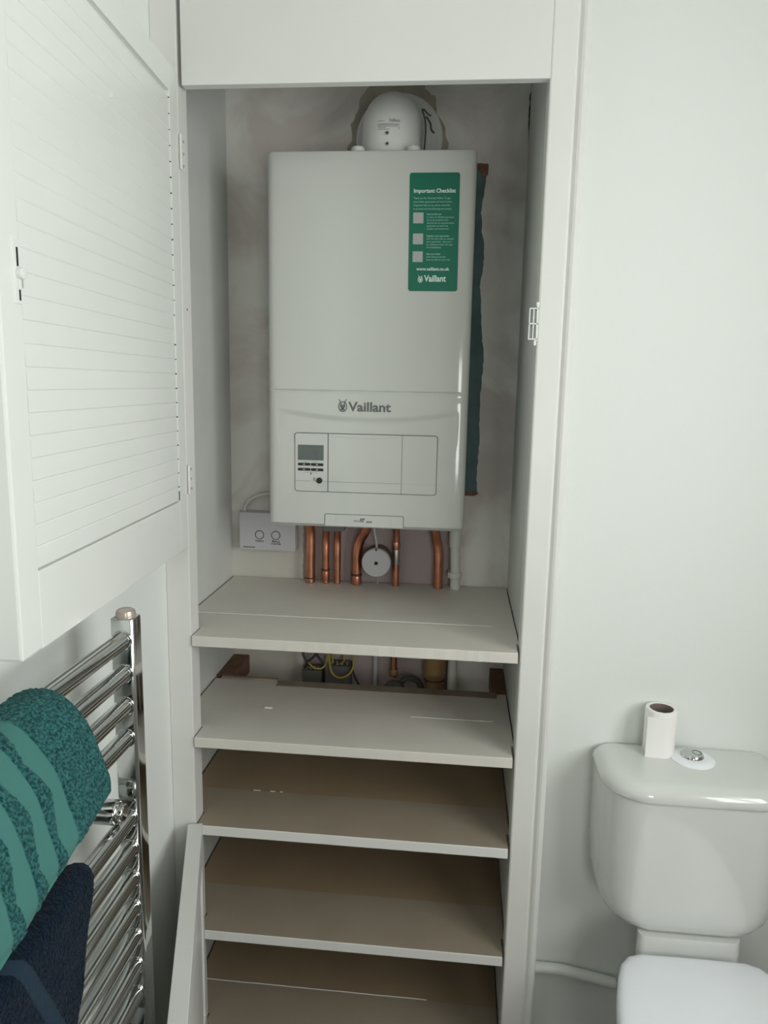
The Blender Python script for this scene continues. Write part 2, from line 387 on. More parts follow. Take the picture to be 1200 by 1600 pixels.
obj('broken_brick', b, M['brick'], t, label='reddish broken brick at the strip ends')
b = BM()     # torn plaster in the right-hand corner
prism(b, jagged([(0.5035, 2.112), (0.5058, 2.118), (0.5058, 2.025), (0.5045, 2.035), (0.5030, 2.08)], 0.0015, seed=12), D-0.003, D+0.001, 'y')
tag(obj('corner_crack', b, M['dark']), 'dark ragged crack in the top right corner of the cupboard', 'crack')

# ------------------------------------------------------------------ shelves
def shelf(zt, seam, back, label, mats, lip=0.0, strip=None):
    t = thing('shelf', label, 'shelf', (0.21, 0.15, zt-0.0193), 'cupboard shelves')
    th = 0.0193; xl, xr = -0.0739, 0.4982
    wl, wr = XIL+0.0045, XIR-0.0025
    b = BM()
    fr = [(xl+(xr-xl)*k/60, -0.004+0.0011*noise.noise(Vector((k*0.7, zt*40, 0)))*(1.0 if zt > 1.0 else 0.35)) for k in range(61)]
    jag = fr+[(x_, y_+0.0) for x_, y_ in ( (xr, DJ+0.004), (wr, DJ+0.004), (wr, seam), (wl, seam), (wl, DJ+0.003), (xl, DJ+0.003))]
    prism(b, jag, zt-th, zt, 'z', bev=0.0012)
    fb_ = obj('front_board', b, mats[0], t)
    if mats[0] is M['shelf_mid_shaded']:        # the front edge was painted white, the brownish top carries bounce tint and shade
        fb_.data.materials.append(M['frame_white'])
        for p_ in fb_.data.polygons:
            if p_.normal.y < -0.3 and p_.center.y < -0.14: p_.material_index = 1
    b = BM(); box(b, wl, wr, seam+0.0012, back, zt-th, zt-0.0012, 0.0012)
    obj('rear_board', b, mats[1], t)
    if strip:
        b = BM(); box(b, wl+0.14, wr-0.02, back-0.026, back+0.006, zt-0.010, zt-0.0003, 0.0008); obj('edge_strip', b, M['tan_wood'], t, label='unpainted strip along the back edge')
        b = BM(); box(b, wl+0.012, wl+0.138, back+0.0005, back+0.012, zt-th, zt+0.002, 0.001); obj('edge_strip', b, M['tan_wood'], t)
    return t
shelf(1.0814, 0.134, D-0.004, 'top cupboard shelf, white painted boards directly under the boiler pipes', (M['shelf_paint'], M['shelf_paint']))
shelf(0.8889, 0.137, 0.275, 'second shelf from the top, shallow, with an uneven strip along its back edge', (M['shelf_paint'], M['shelf_paint']), strip=True)
shelf(0.7149, 0.128, D-0.004, 'third shelf from the top, with white paint flecks along its board joint', (M['shelf_mid_shaded'], M['shelf_old_shaded']))
shelf(0.4969, 0.132, D-0.004, 'fourth shelf from the top, whose left end is beside the lower open door', (M['shelf_mid_shaded'], M['shelf_old_shaded']))
shelf(0.2720, 0.127, D-0.004, 'lowest visible shelf, crossing the bottom of the picture with a pale board joint', (M['shelf_mid_shaded'], M['shelf_old_shaded']))
for x0, x1, lb in ((XIL+0.0005, -0.092, 'dark unpainted wooden batten on the left cupboard wall under the second shelf'), (0.474, XIR-0.0005, 'dark unpainted wooden batten on the right cupboard wall under the second shelf')):
    b = BM(); box(b, x0, x1, 0.292, D-0.001, 0.8889-0.0450, 0.8875, 0.001)
    tag(obj('shelf_batten', b, M['raw_wood'], origin=(x0, 0.2, 0.84)), lb, 'batten', 'battens under the second shelf')
def filler(parent, segs, z, y):
    for x0, x1, hw in segs:
        b = BM(); n = max(2, int((x1-x0)/0.02)); tube(b, [(x0+(x1-x0)*i/n, y+random.uniform(-0.0006, 0.0006), z-0.0002) for i in range(n+1)], hw, n=6, k=2)
        obj('joint_filler', b, M['gloss_white'], parent, True, label='pale filler in the board joint')
sh = [o for o in COL.objects if o.name.startswith('shelf') and o.type == 'EMPTY']
sh.sort(key=lambda o: -o.location.z)
filler(sh[0], [(-0.118, 0.46, 0.0008)], 1.0814, 0.1345)
filler(sh[1], [(0.31, 0.47, 0.0009), (0.02, 0.035, 0.0025), (0.445, 0.452, 0.002)], 0.8889, 0.1375)
filler(sh[2], [(-0.002, 0.012, 0.0011), (0.032, 0.042, 0.0011), (0.052, 0.058, 0.0011)], 0.7149, 0.1285)
filler(sh[4], [(-0.11, 0.36, 0.0011)], 0.2720, 0.1275)

# ------------------------------------------------------------------ boiler
BX0, BX1, BY, BZ1, BZ0 = 0.0105, 0.4005, 0.2136, 1.9494, 1.2494
boiler = thing('gas_boiler', 'white wall-hung gas boiler with grey hare logo and green sticker', 'boiler', (0.2055, 0.32, BZ0))
def smst(e0, e1, x):
    t_ = max(0, min(1, (x-e0)/(e1-e0))); return t_*t_*(3-2*t_)
def front_y(x, z):
    u = min(x-BX0, BX1-x); R = 0.012
    y = BY + (R-math.sqrt(max(0, R*R-(R-u)**2)) if u < R else 0)
    if u < 0.030: y += 2.9*(0.030-u)**2
    v = min(z-BZ0, BZ1-z); R2 = 0.003
    y += (R2-math.sqrt(max(0, R2*R2-(R2-v)**2)) if v < R2 else 0)
    if BX0+0.006 < x < BX1-0.012:      # shadow groove above the logo
        g = math.exp(-((z-1.5133)/0.0012)**2); e = smst(BX0+0.006, BX0+0.014, x)*(1-smst(BX1-0.020, BX1-0.012, x))
        y += 0.0022*g*e
    xc = (x-0.2055)/0.175
    zs = 1.4705-0.0165*max(0, 1-xc*xc)**1.0
    amp = 0.0045*max(0, 1-abs(xc)**3)**0.5 if abs(xc) < 1 else 0
    y += amp*(1-smst(zs-0.0015, zs+0.011, z))*smst(1.40, 1.455, z)
    y += 0.0035*(1-smst(1.508, 1.5125, z))*smst(1.49, 1.508, z)*0.25
    return y
xs = [0, .0008, .002, .004, .006, .009, .012, .016, .019, .022]; n = 60
xs = xs + [0.022+(0.39-0.044)*i/n for i in range(1, n)] + [0.39-q for q in xs[::-1]]
zs_ = [0, .0006, .0015, .003, .01]; zz = 0.01
while zz < 0.69:
    zabs = BZ0+zz
    zz += 0.0006 if abs(zabs-1.5133) < 0.004 else (0.0014 if 1.448 < zabs < 1.485 else (0.003 if 1.39 < zabs < 1.53 else 0.012)); zs_.append(zz)
zs_ = [q for q in zs_ if q < 0.69]+[0.69, 0.697, 0.6985, 0.6994, 0.7]
b = BM()
grid = [[b.verts.new((BX0+x, front_y(BX0+x, BZ0+z), BZ0+z)) for x in xs] for z in zs_]
for i in range(len(zs_)-1):
    for j in range(len(xs)-1): b.faces.new((grid[i][j], grid[i][j+1], grid[i+1][j+1], grid[i+1][j]))
YB = 0.375
bk = lambda v: b.verts.new((v.co.x, YB, v.co.z))
Lf = [r_[0] for r_ in grid]; Rt = [r_[-1] for r_ in grid]; Bt = grid[0]; Tp = grid[-1]
LB = [bk(v) for v in Lf]; RB = [bk(v) for v in Rt]
BB = [LB[0]]+[bk(v) for v in Bt[1:-1]]+[RB[0]]; TB = [LB[-1]]+[bk(v) for v in Tp[1:-1]]+[RB[-1]]
for A_, B_ in ((Lf, LB), (Rt, RB), (Bt, BB), (Tp, TB)):
    for i in range(len(A_)-1): b.faces.new((A_[i], A_[i+1], B_[i+1], B_[i]))
case = obj('casing', b, M['boiler'], boiler, True)
b = BM(); box(b, BX0+0.012, BX1-0.008, 0.235, D-0.002, BZ0-0.008, BZ0+0.001, 0.002); box(b, BX0+0.02, BX1-0.02, YB-0.002, D-0.001, BZ0+0.03, BZ1-0.02)
obj('chassis', b, M['boiler_grey'], boiler)
b = BM(); box(b, 0.115, 0.158, 0.245, 0.30, BZ0-0.020, BZ0-0.006, 0.002); obj('cable_entry', b, M['box_dark'], boiler)

# wordmark and hare emblem on the casing
def wordmark(bmm, x, z, h, y, width):
    text_bm(bmm, 'Vaillant', x, y, z, h*1.38, bold=h*0.040, width=width)
def emblem(bmm, cx, cz, h, y):
    r_ = h*0.36
    ring(bmm, cx, cz-h*0.06, r_, r_*0.78, y-0.0002, y+0.0001, 28, 1.18)
    for s in (-1, 1):   # ears crossing out of the egg
        tube(bmm, [(cx+s*h*0.06, y, cz-h*0.05), (cx+s*h*0.16, y, cz+h*0.25), (cx+s*h*0.30, y, cz+h*0.52)], lambda q: h*0.055*(1-0.55*q), n=6, k=4)
        tube(bmm, [(cx+s*h*0.20, y, cz+h*0.05), (cx+s*h*0.08, y, cz-h*0.18), (cx+s*h*0.14, y, cz-h*0.38)], lambda q: h*0.045, n=6, k=4)
    tube(bmm, [(cx, y, cz+h*0.02), (cx, y, cz-h*0.16), (cx, y, cz-h*0.34)], h*0.05, n=6, k=3)
b = BM(); wordmark(b, 0.1706, 1.4755, 0.0180, BY-0.0003, 0.0835); emblem(b, 0.1590, 1.4850, 0.0245, BY-0.0003)
obj('wordmark', b, M['logo'], boiler, label='grey lettering with hare emblem')

# control panel
PY = front_y(0.2, 1.36)
cp = BM(); prism(cp, rrect(0.0640, 0.3450, 1.3152, 1.4316, 0.006), PY-0.0004, PY+0.004, 'y'); obj('flap_surround', cp, M['line'], boiler, label='thin dark gap around the control flap')
def plate(x0, x1, r):
    bb = BM(); prism(bb, rrect(x0, x1, 1.3164, 1.4304, r), PY-0.0012, PY+0.003, 'y', bev=0.0003, seg=1); return bb
ctl = obj('control_panel', plate(0.0652, 0.1300, (0.005, 0.0006, 0.0006, 0.005)), M['boiler'], boiler)
flap = obj('flap', plate(0.1316, 0.2758, 0.0006), M['boiler'], boiler)
flap2 = obj('flap', plate(0.2766, 0.3438, (0.0006, 0.005, 0.005, 0.0006)), M['boiler'], boiler)
for x0, x1, p_ in ((0.0655, 0.0975, ctl), (0.1045, 0.1297, ctl), (0.1319, 0.2755, flap)):
    b = BM(); box(b, x0, x1, PY-0.00135, PY-0.001, 1.3362, 1.3367); obj('crease', b, M['line'], p_)
b = BM(); box(b, 0.277, 0.3435, PY-0.00135, PY-0.001, 1.3362, 1.3366); obj('crease', b, M['soft_line'], flap2)
b = BM(); tube(b, [(0.133+0.0105*i, PY-0.0012, 1.4262-0.0035*math.exp(-((i-6.5)/4.5)**2)) for i in range(14)], 0.0003, n=5, k=3)
obj('crease', b, M['soft_line'], flap)
b = BM(); box(b, 0.0712, 0.1222, PY-0.0022, PY-0.001, 1.3778, 1.4078, 0.0003); lcd = obj('screen', b, M['lcd'], ctl)
b = BM(); text_bm(b, '51', 0.102, PY-0.0023, 1.390, 0.011); box(b, 0.073, 0.120, PY-0.0023, PY-0.0021, 1.3872, 1.3875)
for q in range(4): box(b, 0.076+q*0.011, 0.080+q*0.011, PY-0.0023, PY-0.0021, 1.3812, 1.3838)
obj('display_marks', b, M['line'], lcd)
for (x0, z0) in ((0.0712, 1.3695), (0.0972, 1.3693), (0.0712, 1.3593), (0.0972, 1.3591)):
    b = BM(); prism(b, rrect(x0, x0+0.0245, z0-0.0025, z0+0.0028, 0.0012, 3), PY-0.0024, PY-0.001, 'y', bev=0.0003, seg=1)
    bt = obj('button', b, M['button'], ctl)
    b = BM(); box(b, x0+0.010, x0+0.014, PY-0.0026, PY-0.0023, z0-0.001, z0+0.0012); obj('button_mark', b, M['soft_line'], bt)
b = BM(); cyl(b, (0.1142, PY-0.001, 1.3382), (0.1142, PY-0.0045, 1.3382), 0.0058, n=24, bev=0.0008); obj('reset_knob', b, M['button'], ctl, True)
b = BM()
for s in (-1, 1): tube(b, [(0.1035-s*0.002, PY-0.0013, 1.3440), (0.1035+s*0.002, PY-0.0013, 1.3370)], 0.0004, n=5, smooth=False)
box(b, 0.082, 0.093, PY-0.0014, PY-0.001, 1.3531, 1.3534); box(b, 0.100, 0.109, PY-0.0014, PY-0.001, 1.3531, 1.3534)
box(b, 0.0815, 0.0905, PY-0.0014, PY-0.001, 1.3744, 1.3748); box(b, 0.099, 0.111, PY-0.0014, PY-0.001, 1.3744, 1.3748)
tube(b, [(0.0955, PY-0.0013, 1.3545), (0.0978, PY-0.0013, 1.3515), (0.0958, PY-0.0013, 1.3495)], 0.0007, n=5)
obj('panel_print', b, M['print'], ctl)
# tab at the bottom with the range name
b = BM(); prism(b, rrect(0.1246, 0.2826, 1.2488, 1.2722, (0.0005, 0.0005, 0.004, 0.004)), PY-0.0004, PY+0.004, 'y'); obj('tab_surround', b, M['line'], boiler)
b = BM(); prism(b, rrect(0.1257, 0.2815, 1.2480, 1.2712, (0.0005, 0.0005, 0.0035, 0.0035)), PY-0.0014, PY+0.003, 'y', bev=0.0004, seg=1); tab = obj('name_tab', b, M['boiler'], boiler)
for x0 in (0.1475, 0.2570):
    b = BM(); box(b, x0, x0+0.0005, PY-0.0016, PY-0.0012, 1.2482, 1.2702); obj('seam', b, M['soft_line'], tab)
b = BM(); text_bm(b, 'eco', 0.1835, PY-0.0015, 1.2572, 0.0098, bold=-0.00004, width=0.0108); text_bm(b, 'FIT', 0.1955, PY-0.0015, 1.2572, 0.0105, bold=0.0004, shear=0.2, width=0.0100); text_bm(b, 'pure', 0.2082, PY-0.0015, 1.2568, 0.0062, shear=0.4, bold=0.00016, width=0.0120)
obj('range_name', b, M['print'], tab)

# green sticker (stuck to the casing)
st = thing('checklist_sticker', 'green checklist sticker with white print on the upper right of the boiler front', 'sticker', (0.3245, BY, 1.80))
SY = BY-0.0009
lean = math.atan2(0.0012, 0.21)
def SP(u, v): # sticker coordinates: u 0..0.0915 right, v 0..0.2085 down
    return (0.2788+u+0.0018*v/0.2085, 1.9095-v)
b = BM(); pts = rrect(0, 0.0915, 0, 0.2085, 0.0045); prism(b, [SP(u, v) for u, v in pts], SY, BY+0.0001, 'y'); obj('backing', b, M['green'], st)
b = BM()
def stx(s, u, v, size, bold=0.0, width=None): x_, z_ = SP(u, v); text_bm(b, s, x_, SY-0.0001, z_, size, bold=bold, width=width)
stx('Important Checklist', 0.0075, 0.0345, 0.0098, 0.00022, 0.0765)
stx('www.vaillant.co.uk', 0.0150, 0.1715, 0.0082, 0.00015, 0.0610)
x_, z_ = SP(0.0300, 0.1912); text_bm(b, 'Vaillant', x_, SY-0.0001, z_, 0.0160, bold=0.0004, width=0.0405)
x_, z_ = SP(0.0225, 0.1870); emblem(b, x_, z_, 0.0130, SY)
obj('heading_print', b, M['white_ink'], st)
b = BM()
for i, s in enumerate(('Thank you for choosing Vaillant. To get', 'your boiler guarantee and smart home', 'integration fully set up, please remember', 'to proceed with the following instructions.')):
    stx(s, 0.0072, 0.0455+i*0.0062, 0.0046, 0.00004, 0.0680+0.0025*(i % 2))
for v0, ls in ((0.0735, ('Scan the QR now', 'to view our flexible guarantee', 'terms & conditions and', 'the full list of requirements', 'applicable to both the', 'installer and homeowner')),
               (0.1115, ('Register your guarantee', 'Scan the QR code to validate', 'your guarantee - this must', 'be validated within 30 days', 'of installation')),
               (0.1435, ('Get your boiler', 'Smart home connected', 'Scan the QR for more info'))):
    for i, s in enumerate(ls): stx(s, 0.0325, v0+i*0.0051, 0.0042, 0.00012 if i == 0 else 0.00003, min(0.0500, 0.00178*len(s)))
obj('small_print', b, M['pale_ink'], st)
for v0 in (0.0690, 0.1060, 0.1375):
    b = BM(); prism(b, [SP(u, v) for u, v in rrect(0.0075, 0.0262, v0, v0+0.0190, 0.0004, 2)], SY-0.0002, SY+0.0002, 'y'); obj('blank_square', b, M['soft_line'], st)

# ------------------------------------------------------------------ flue
flue = thing('flue_elbow', 'white plastic flue elbow on top of the boiler turning into the wall', 'flue', (0.236, 0.31, BZ1))
cx, R = 0.2345, 0.0575
b = BM(); path = []
cy0, zt0 = 0.300, 2.0215
for z_ in (BZ1-0.002, 1.965, 1.985, 2.000): path.append((cx, cy0, z_))
loops = []
def ringpts(c, d, rr, n=40, sq=1.0):
    up = Vector((1, 0, 0)); sd = d.cross(up).normalized()
    return [Vector(c)+rr*(math.cos(2*math.pi*j/n)*up+math.sin(2*math.pi*j/n)*sd*sq) for j in range(n)]
for z_, rr in ((BZ1+0.0002, 0.0575), (1.975, 0.0565), (2.000, 0.055)): loops.append(ringpts((cx, cy0, z_), Vector((0, 0, 1)), rr))
for k in range(1, 15):
    a = math.pi/2*k/14; c = (cx, cy0+0.060*(1-math.cos(a)), 2.000+0.037*math.sin(a)); dd = Vector((0, math.sin(a), math.cos(a)))
    loops.append(ringpts(c, dd, 0.055))
loops.append(ringpts((cx, D-0.012, 2.037), Vector((0, 1, 0)), 0.055)); loops.append(ringpts((cx, D-0.002, 2.037), Vector((0, 1, 0)), 0.055))
loft(b, loops); obj('elbow', b, M['plastic'], flue, True)
b = BM(); lathe(b, [(0.055, 0.0), (0.084, 0.0), (0.089, 0.003), (0.091, 0.009), (0.091, 0.0135)], (0.2405, D-0.0150, 2.0275), 48, 'y')
obj('wall_plate', b, M['plastic'], flue, True)
b = BM(); 
for k in range(20):
    a0 = math.radians(-60+140*k/20); a1 = math.radians(-60+140*(k+1)/20)
tube(b, [(0.2405+0.078*math.cos(math.radians(a)), D-0.0145, 2.0275+0.078*math.sin(math.radians(a))) for a in range(-50, 80, 8)], 0.0012, n=8, k=3)
obj('plate_ridge', b, M['plastic'], flue, True)
for sx in (-1, 1):
    b = BM(); cyl(b, (cx+sx*0.052-0.004, 0.243, BZ1+0.0002), (cx+sx*0.052-0.004, 0.243, BZ1+0.014), 0.0135, 0.0125, n=20, bev=0.004)
    obj('clamp_lug', b, M['plastic'], flue, True)
b = BM(); cyl(b, (cx, cy0, BZ1+0.0002), (cx, cy0, BZ1+0.006), 0.066, n=40, bev=0.0015); obj('base_collar', b, M['plastic'], flue, True)
for (x_, z_, y_) in ((0.2328, 1.987, 0.2435), (0.2332, 1.968, 0.2425), (0.2310, 2.040, 0.262)):
    b = BM(); cyl(b, (x_, y_+0.004, z_), (x_, y_-0.0022, z_), 0.0032 if z_ < 2.02 else 0.0013, n=14, bev=0.0005)
    s_ = obj('screw', b, M['steel'] if z_ < 2.02 else M['line'], flue, True)
    if z_ < 2.02:
        b = BM(); box(b, x_-0.0024, x_+0.0024, y_-0.0024, y_-0.0018, z_-0.0005, z_+0.0005); box(b, x_-0.0005, x_+0.0005, y_-0.0024, y_-0.0018, z_-0.0024, z_+0.0024); obj('screw_slot', b, M['dark'], s_)
b = BM()
text_bm(b, 'Vaillant', 0.2352, 0, 2.0075, 0.0085, bold=0.0002, width=0.021)
for (x0, x1, z0, z1) in ((0.2150, 0.2270, 2.0088, 2.0100), (0.2145, 0.2545, 2.0020, 2.0042), (0.2145, 0.2520, 1.9990, 2.0006), (0.2165, 0.2300, 1.9965, 1.9976), (0.2145, 0.2380, 1.9938, 1.9950), (0.2535, 0.2545, 1.9945, 2.0)):
    for k in range(8): box(b, x0+(x1-x0)*k/8, x0+(x1-x0)*(k+1)/8, -0.0002, 0.0002, z0, z1)
for v in b.verts:
    sa = min(0.99, max(0, (v.co.z-2.0)/0.092)); ca = math.sqrt(1-sa*sa); dx = v.co.x-cx
    rr_ = math.sqrt(max(1e-6, 0.055**2-dx*dx))
    v.co.y += 0.300+0.060*(1-ca)-rr_*ca-0.0006-(0.055-rr_)*0.0
obj('moulded_label', b, M['soft_line'], flue)
b = BM()     # sealing strap in the gap beside the elbow
tube(b, [(0.2905, 0.345, 2.062), (0.296, 0.372, 2.045), (0.2965, 0.372, 2.015), (0.2945, 0.360, 1.975)], 0.0016, n=8)
tube(b, [(0.296, 0.40, 2.066), (0.3045, 0.405, 2.055), (0.307, 0.405, 2.043), (0.313, 0.405, 2.036)], 0.0017, n=8)
tube(b, [(0.293, 0.352, 2.064), (0.300, 0.385, 2.066), (0.305, 0.40, 2.068)], 0.0015, n=8)
obj('fixing_wire', b, M['line'], flue, True)

# ------------------------------------------------------------------ pipes under the boiler
def pipe(label, pts, r, m='copper', fittings=(), name='copper_pipe', cat='pipe', group='copper pipes below the boiler'):
    t = thing(name, label, cat, pts[0], group)
    b = BM(); tube(b, pts, r, n=18, k=6); obj('tube', b, M[m], t, True)
    for (x_, y_, z0, z1, rr, mm, nm) in fittings:
        b = BM(); cyl(b, (x_, y_, z0), (x_, y_, z1), rr, n=20, bev=0.0007); obj(nm, b, M[mm], t, True)
    return t
PYY = D-0.030; zs0 = 1.0815; zb = BZ0-0.006
pipe('leftmost thick copper pipe below the boiler', [(0.0600, PYY, zs0), (0.0600, PYY, 1.12), (0.0605, PYY, 1.17), (0.0605, PYY-0.004, 1.205), (0.0600, PYY-0.03, zb)], 0.011,
     fittings=((0.0600, PYY, 1.090, 1.093, 0.0118, 'solder', 'solder_joint'),))
pipe('left of the two thin copper pipes side by side below the boiler', [(0.0955, PYY, zs0), (0.0955, PYY, 1.15), (0.0955, PYY, 1.18), (0.0985, PYY-0.012, 1.205), (0.1010, PYY-0.04, zb)], 0.0078,
     fittings=((0.0955, PYY, 1.088, 1.108, 0.0092, 'copper', 'coupling'), (0.0955, PYY, 1.110, 1.113, 0.0096, 'solder', 'solder_joint')))
pipe('right of the two thin copper pipes side by side below the boiler', [(0.1220, PYY, zs0), (0.1220, PYY, 1.15), (0.1220, PYY, 1.18), (0.1240, PYY-0.012, 1.203), (0.1275, PYY-0.04, zb)], 0.0078)
pipe('thick copper pipe curving right behind the round white disc', [(0.1660, PYY, zs0), (0.1660, PYY, 1.12), (0.1668, PYY, 1.155), (0.1740, PYY-0.004, 1.185), (0.1880, PYY-0.02, 1.210), (0.1960, PYY-0.04, zb)], 0.0112,
     fittings=((0.1660, PYY, 1.101, 1.106, 0.0124, 'solder', 'solder_joint'), (0.1660, PYY, zs0, 1.101, 0.0120, 'copper', 'coupling')))
pipe('thin copper pipe with a silvery middle, right of the round white disc', [(0.2550, PYY, 0.865), (0.2550, PYY, 1.0), (0.2550, PYY, 1.12), (0.2550, PYY, 1.19), (0.2550, PYY-0.03, zb)], 0.0076,
     fittings=((0.2550, PYY, 1.13, 1.165, 0.0080, 'steel', 'soldered_section'), (0.2550, PYY, 1.165, 1.182, 0.0088, 'copper', 'coupling'), (0.2555, PYY, 0.870, 0.884, 0.0100, 'brass', 'valve_nut')))
pipe('rightmost copper pipe, thick, beside the white plastic pipe', [(0.3500, PYY, zs0), (0.3500, PYY, 1.13), (0.3490, PYY, 1.165), (0.3435, PYY-0.006, 1.192), (0.3370, PYY-0.03, zb)], 0.011)
t = thing('waste_pipe', 'white plastic waste pipe with a clip, right of the copper pipes', 'pipe', (0.388, PYY, 0.85))
b = BM(); tube(b, [(0.3890, PYY, 0.78), (0.3890, PYY, 1.0), (0.3882, PYY, 1.1), (0.3865, PYY, 1.17), (0.3850, PYY, zb)], 0.0112, n=20, k=6); obj('tube', b, M['plastic_pipe'], t, True)
b = BM(); cyl(b, (0.3875, PYY, 1.105), (0.3875, PYY, 1.118), 0.0150, n=24, bev=0.001); box(b, 0.3715, 0.3775, PYY-0.004, D-0.001, 1.106, 1.117, 0.001); box(b, 0.380, 0.396, PYY, D-0.001, 1.106, 1.117, 0.001); obj('pipe_clip', b, M['plastic_pipe'], t, True)
b = BM(); cyl(b, (0.3860, PYY, 1.175), (0.3850, PYY, zb), 0.0135, n=24, bev=0.001); obj('socket', b, M['plastic_pipe'], t, True)

t = thing('round_cover', 'round white disc with a central screw hole between the copper pipes', 'cover', (0.2135, D-0.05, 1.10))
DY = D-0.058
b = BM(); lathe(b, [(0.030, 0.012), (0.0325, 0.010), (0.0325, 0.002), (0.031, 0.0)], (0.2128, DY, 1.1380), 40, 'y'); obj('disc', b, M['silver_plastic'], t, True)
b = BM(); cyl(b, (0.2128, DY+0.011, 1.1385), (0.2128, D-0.001, 1.1385), 0.030, n=40); obj('backbox', b, M['card'], t, True)
b = BM(); tube(b, [(0.2128, DY-0.0004, 1.1410), (0.2128, DY-0.0004, 1.1345)], 0.0034, n=8, smooth=False); box(b, 0.2095, 0.2165, DY-0.0012, DY+0.0005, 1.1362, 1.1400); box(b, 0.2105, 0.2150, DY-0.0006, DY+0.001, 1.1655, 1.1690)
obj('screw_hole', b, M['dark'], t)
b = BM(); tube(b, [(0.2125, DY+0.014, 1.165), (0.2115, DY+0.010, 1.185), (0.2080, DY, 1.21), (0.2078, DY-0.01, zb)], 0.0026, n=10)
tag(obj('cable', b, M['silver_plastic'], None, True), 'thin grey cable from the boiler to the round disc', 'cable')
b = BM(); tube(b, [(0.2125, DY+0.016, 1.108), (0.2125, PYY+0.01, 1.085), (0.2125, PYY+0.01, zs0)], 0.0024, n=10, k=4)
tag(obj('cable', b, M['silver_plastic'], None, True), 'short grey cable from the round disc down to the top shelf', 'cable')

# receiver box on the left
t = thing('heating_receiver', 'pale grey heating control box with two round buttons left of the pipes', 'control box', (-0.045, D, 1.145))
KY = D-0.034
b = BM(); prism(b, rrect(-0.1030, 0.0262, 1.1508, 1.2370, 0.002), KY, D-0.001, 'y', bev=0.0015); rb = obj('case', b, M['silver_plastic'], t)
for i, (x_, w1) in enumerate(((-0.0560, ('Heating',)), (-0.0185, ('Manual', 'Override')))):
    b = BM(); cyl(b, (x_, KY+0.001, 1.1865), (x_, KY-0.0016, 1.1865), 0.0088, n=28, bev=0.0005); k_ = obj('button', b, M['silver_plastic'], t, True)
    b = BM(); ring(b, x_, 1.1865, 0.0103, 0.0084, KY-0.0007, KY+0.0005, 32); obj('button_ring', b, M['print'], k_)
    b = BM()
    for q, s in enumerate(w1): text_bm(b, s, x_, KY-0.0001, 1.1705-q*0.0055, 0.0062, align='CENTER', bold=0.00012)
    obj('button_print', b, M['print'], rb)
b = BM(); text_bm(b, 'HORSTMANN', -0.0945, KY-0.0001, 1.1555, 0.0048, bold=0.00025, width=0.0275); obj('maker_print', b, M['logo'], rb)
b = BM(); tube(b, [(-0.097, D-0.014, 1.236), (-0.092, D-0.012, 1.252), (-0.075, D-0.010, 1.268), (-0.045, D-0.010, 1.277), (0.0, D-0.012, 1.279), (0.05, D-0.014, 1.28)], 0.0045, n=12)
tag(obj('cable', b, M['plastic_pipe'], None, True), 'thick cream cable arching over the control box behind the boiler', 'cable')

# things half hidden behind the second shelf
ly = D-0.045
def lbox(x0, x1, z0, z1, label):
    t = thing('wiring_box', label, 'wiring box', ((x0+x1)/2, D, z0), 'wiring boxes behind the second shelf')
    b = BM(); box(b, x0, x1, ly, D-0.001, z0, z1, 0.002); obj('case', b, M['box_dark'], t)
    for q in range(4):
        b = BM(); cyl(b, (x0+0.008+q*(x1-x0-0.016)/3, ly+0.012, z1-0.001), (x0+0.008+q*(x1-x0-0.016)/3, ly+0.012, z1+0.007), 0.0035, n=10)
        obj('terminal', b, M['steel'], t, True)
lbox(0.0440, 0.0890, 0.790, 0.874, 'left dark wiring box with loose wires behind the second shelf')
lbox(0.1040, 0.1555, 0.790, 0.888, 'right dark wiring box with a looped yellow wire behind the second shelf')
b = BM(); tube(b, [(0.115, ly+0.01, 0.893), (0.108, ly-0.008, 0.96), (0.113, ly-0.012, 0.885), (0.135, ly-0.012, 0.866), (0.162, ly-0.010, 0.885), (0.166, ly, 0.94), (0.15, ly+0.01, 0.99)], 0.0024, n=8)
tube(b, [(0.130, ly+0.01, 0.89), (0.143, ly-0.004, 0.905), (0.140, ly-0.006, 0.93), (0.128, ly, 0.95)], 0.0022, n=8)
tag(obj('earth_wire', b, M['wire_yellow'], None, True), 'yellow wire hanging in a loop behind the second shelf', 'wire')
b = BM(); tube(b, [(0.058, ly+0.01, 0.878), (0.060, ly-0.006, 0.895), (0.075, ly-0.008, 0.884), (0.095, ly-0.004, 0.886), (0.102, ly+0.01, 0.91), (0.100, ly+0.02, 0.97)], 0.0022, n=8)
tag(obj('earth_wire', b, M['wire_yellow'], None, True), 'short yellow wire rising from the left wiring box', 'wire')
for q, (x_, dx, lb) in enumerate(((0.050, 0.006, 'dark wire curling at the far left of the left wiring box'), (0.070, -0.012, 'dark wire in the middle of the left wiring box'), (0.084, 0.01, 'dark wire at the right edge of the left wiring box'))):
    b = BM(); tube(b, [(x_, ly+0.01, 0.878), (x_+dx, ly-0.004, 0.895), (x_-dx*0.6, ly, 0.92), (x_+dx*0.4, ly+0.01, 0.98)], 0.003, n=8)
    tag(obj('dark_wire', b, M['wire_dark'], None, True), lb, 'wire')
b = BM(); tube(b, [(0.158, ly-0.002, 0.90), (0.166, ly, 0.868), (0.180, ly+0.005, 0.835), (0.185, ly+0.01, 0.80)], 0.0026, n=8)
tag(obj('dark_wire', b, M['wire_dark'], None, True), 'dark wire slanting down right of the yellow loop', 'wire')
t = thing('stopcock_handle', 'dark round valve at the foot of the thin copper pipe', 'valve', (0.275, D, 0.83))
b = BM(); lathe(b, [(0.012, 0.0), (0.022, 0.002), (0.024, 0.010), (0.018, 0.016)], (0.2600, D-0.075, 0.848), 20, 'y'); obj('wheel', b, M['box_dark'], t, True)
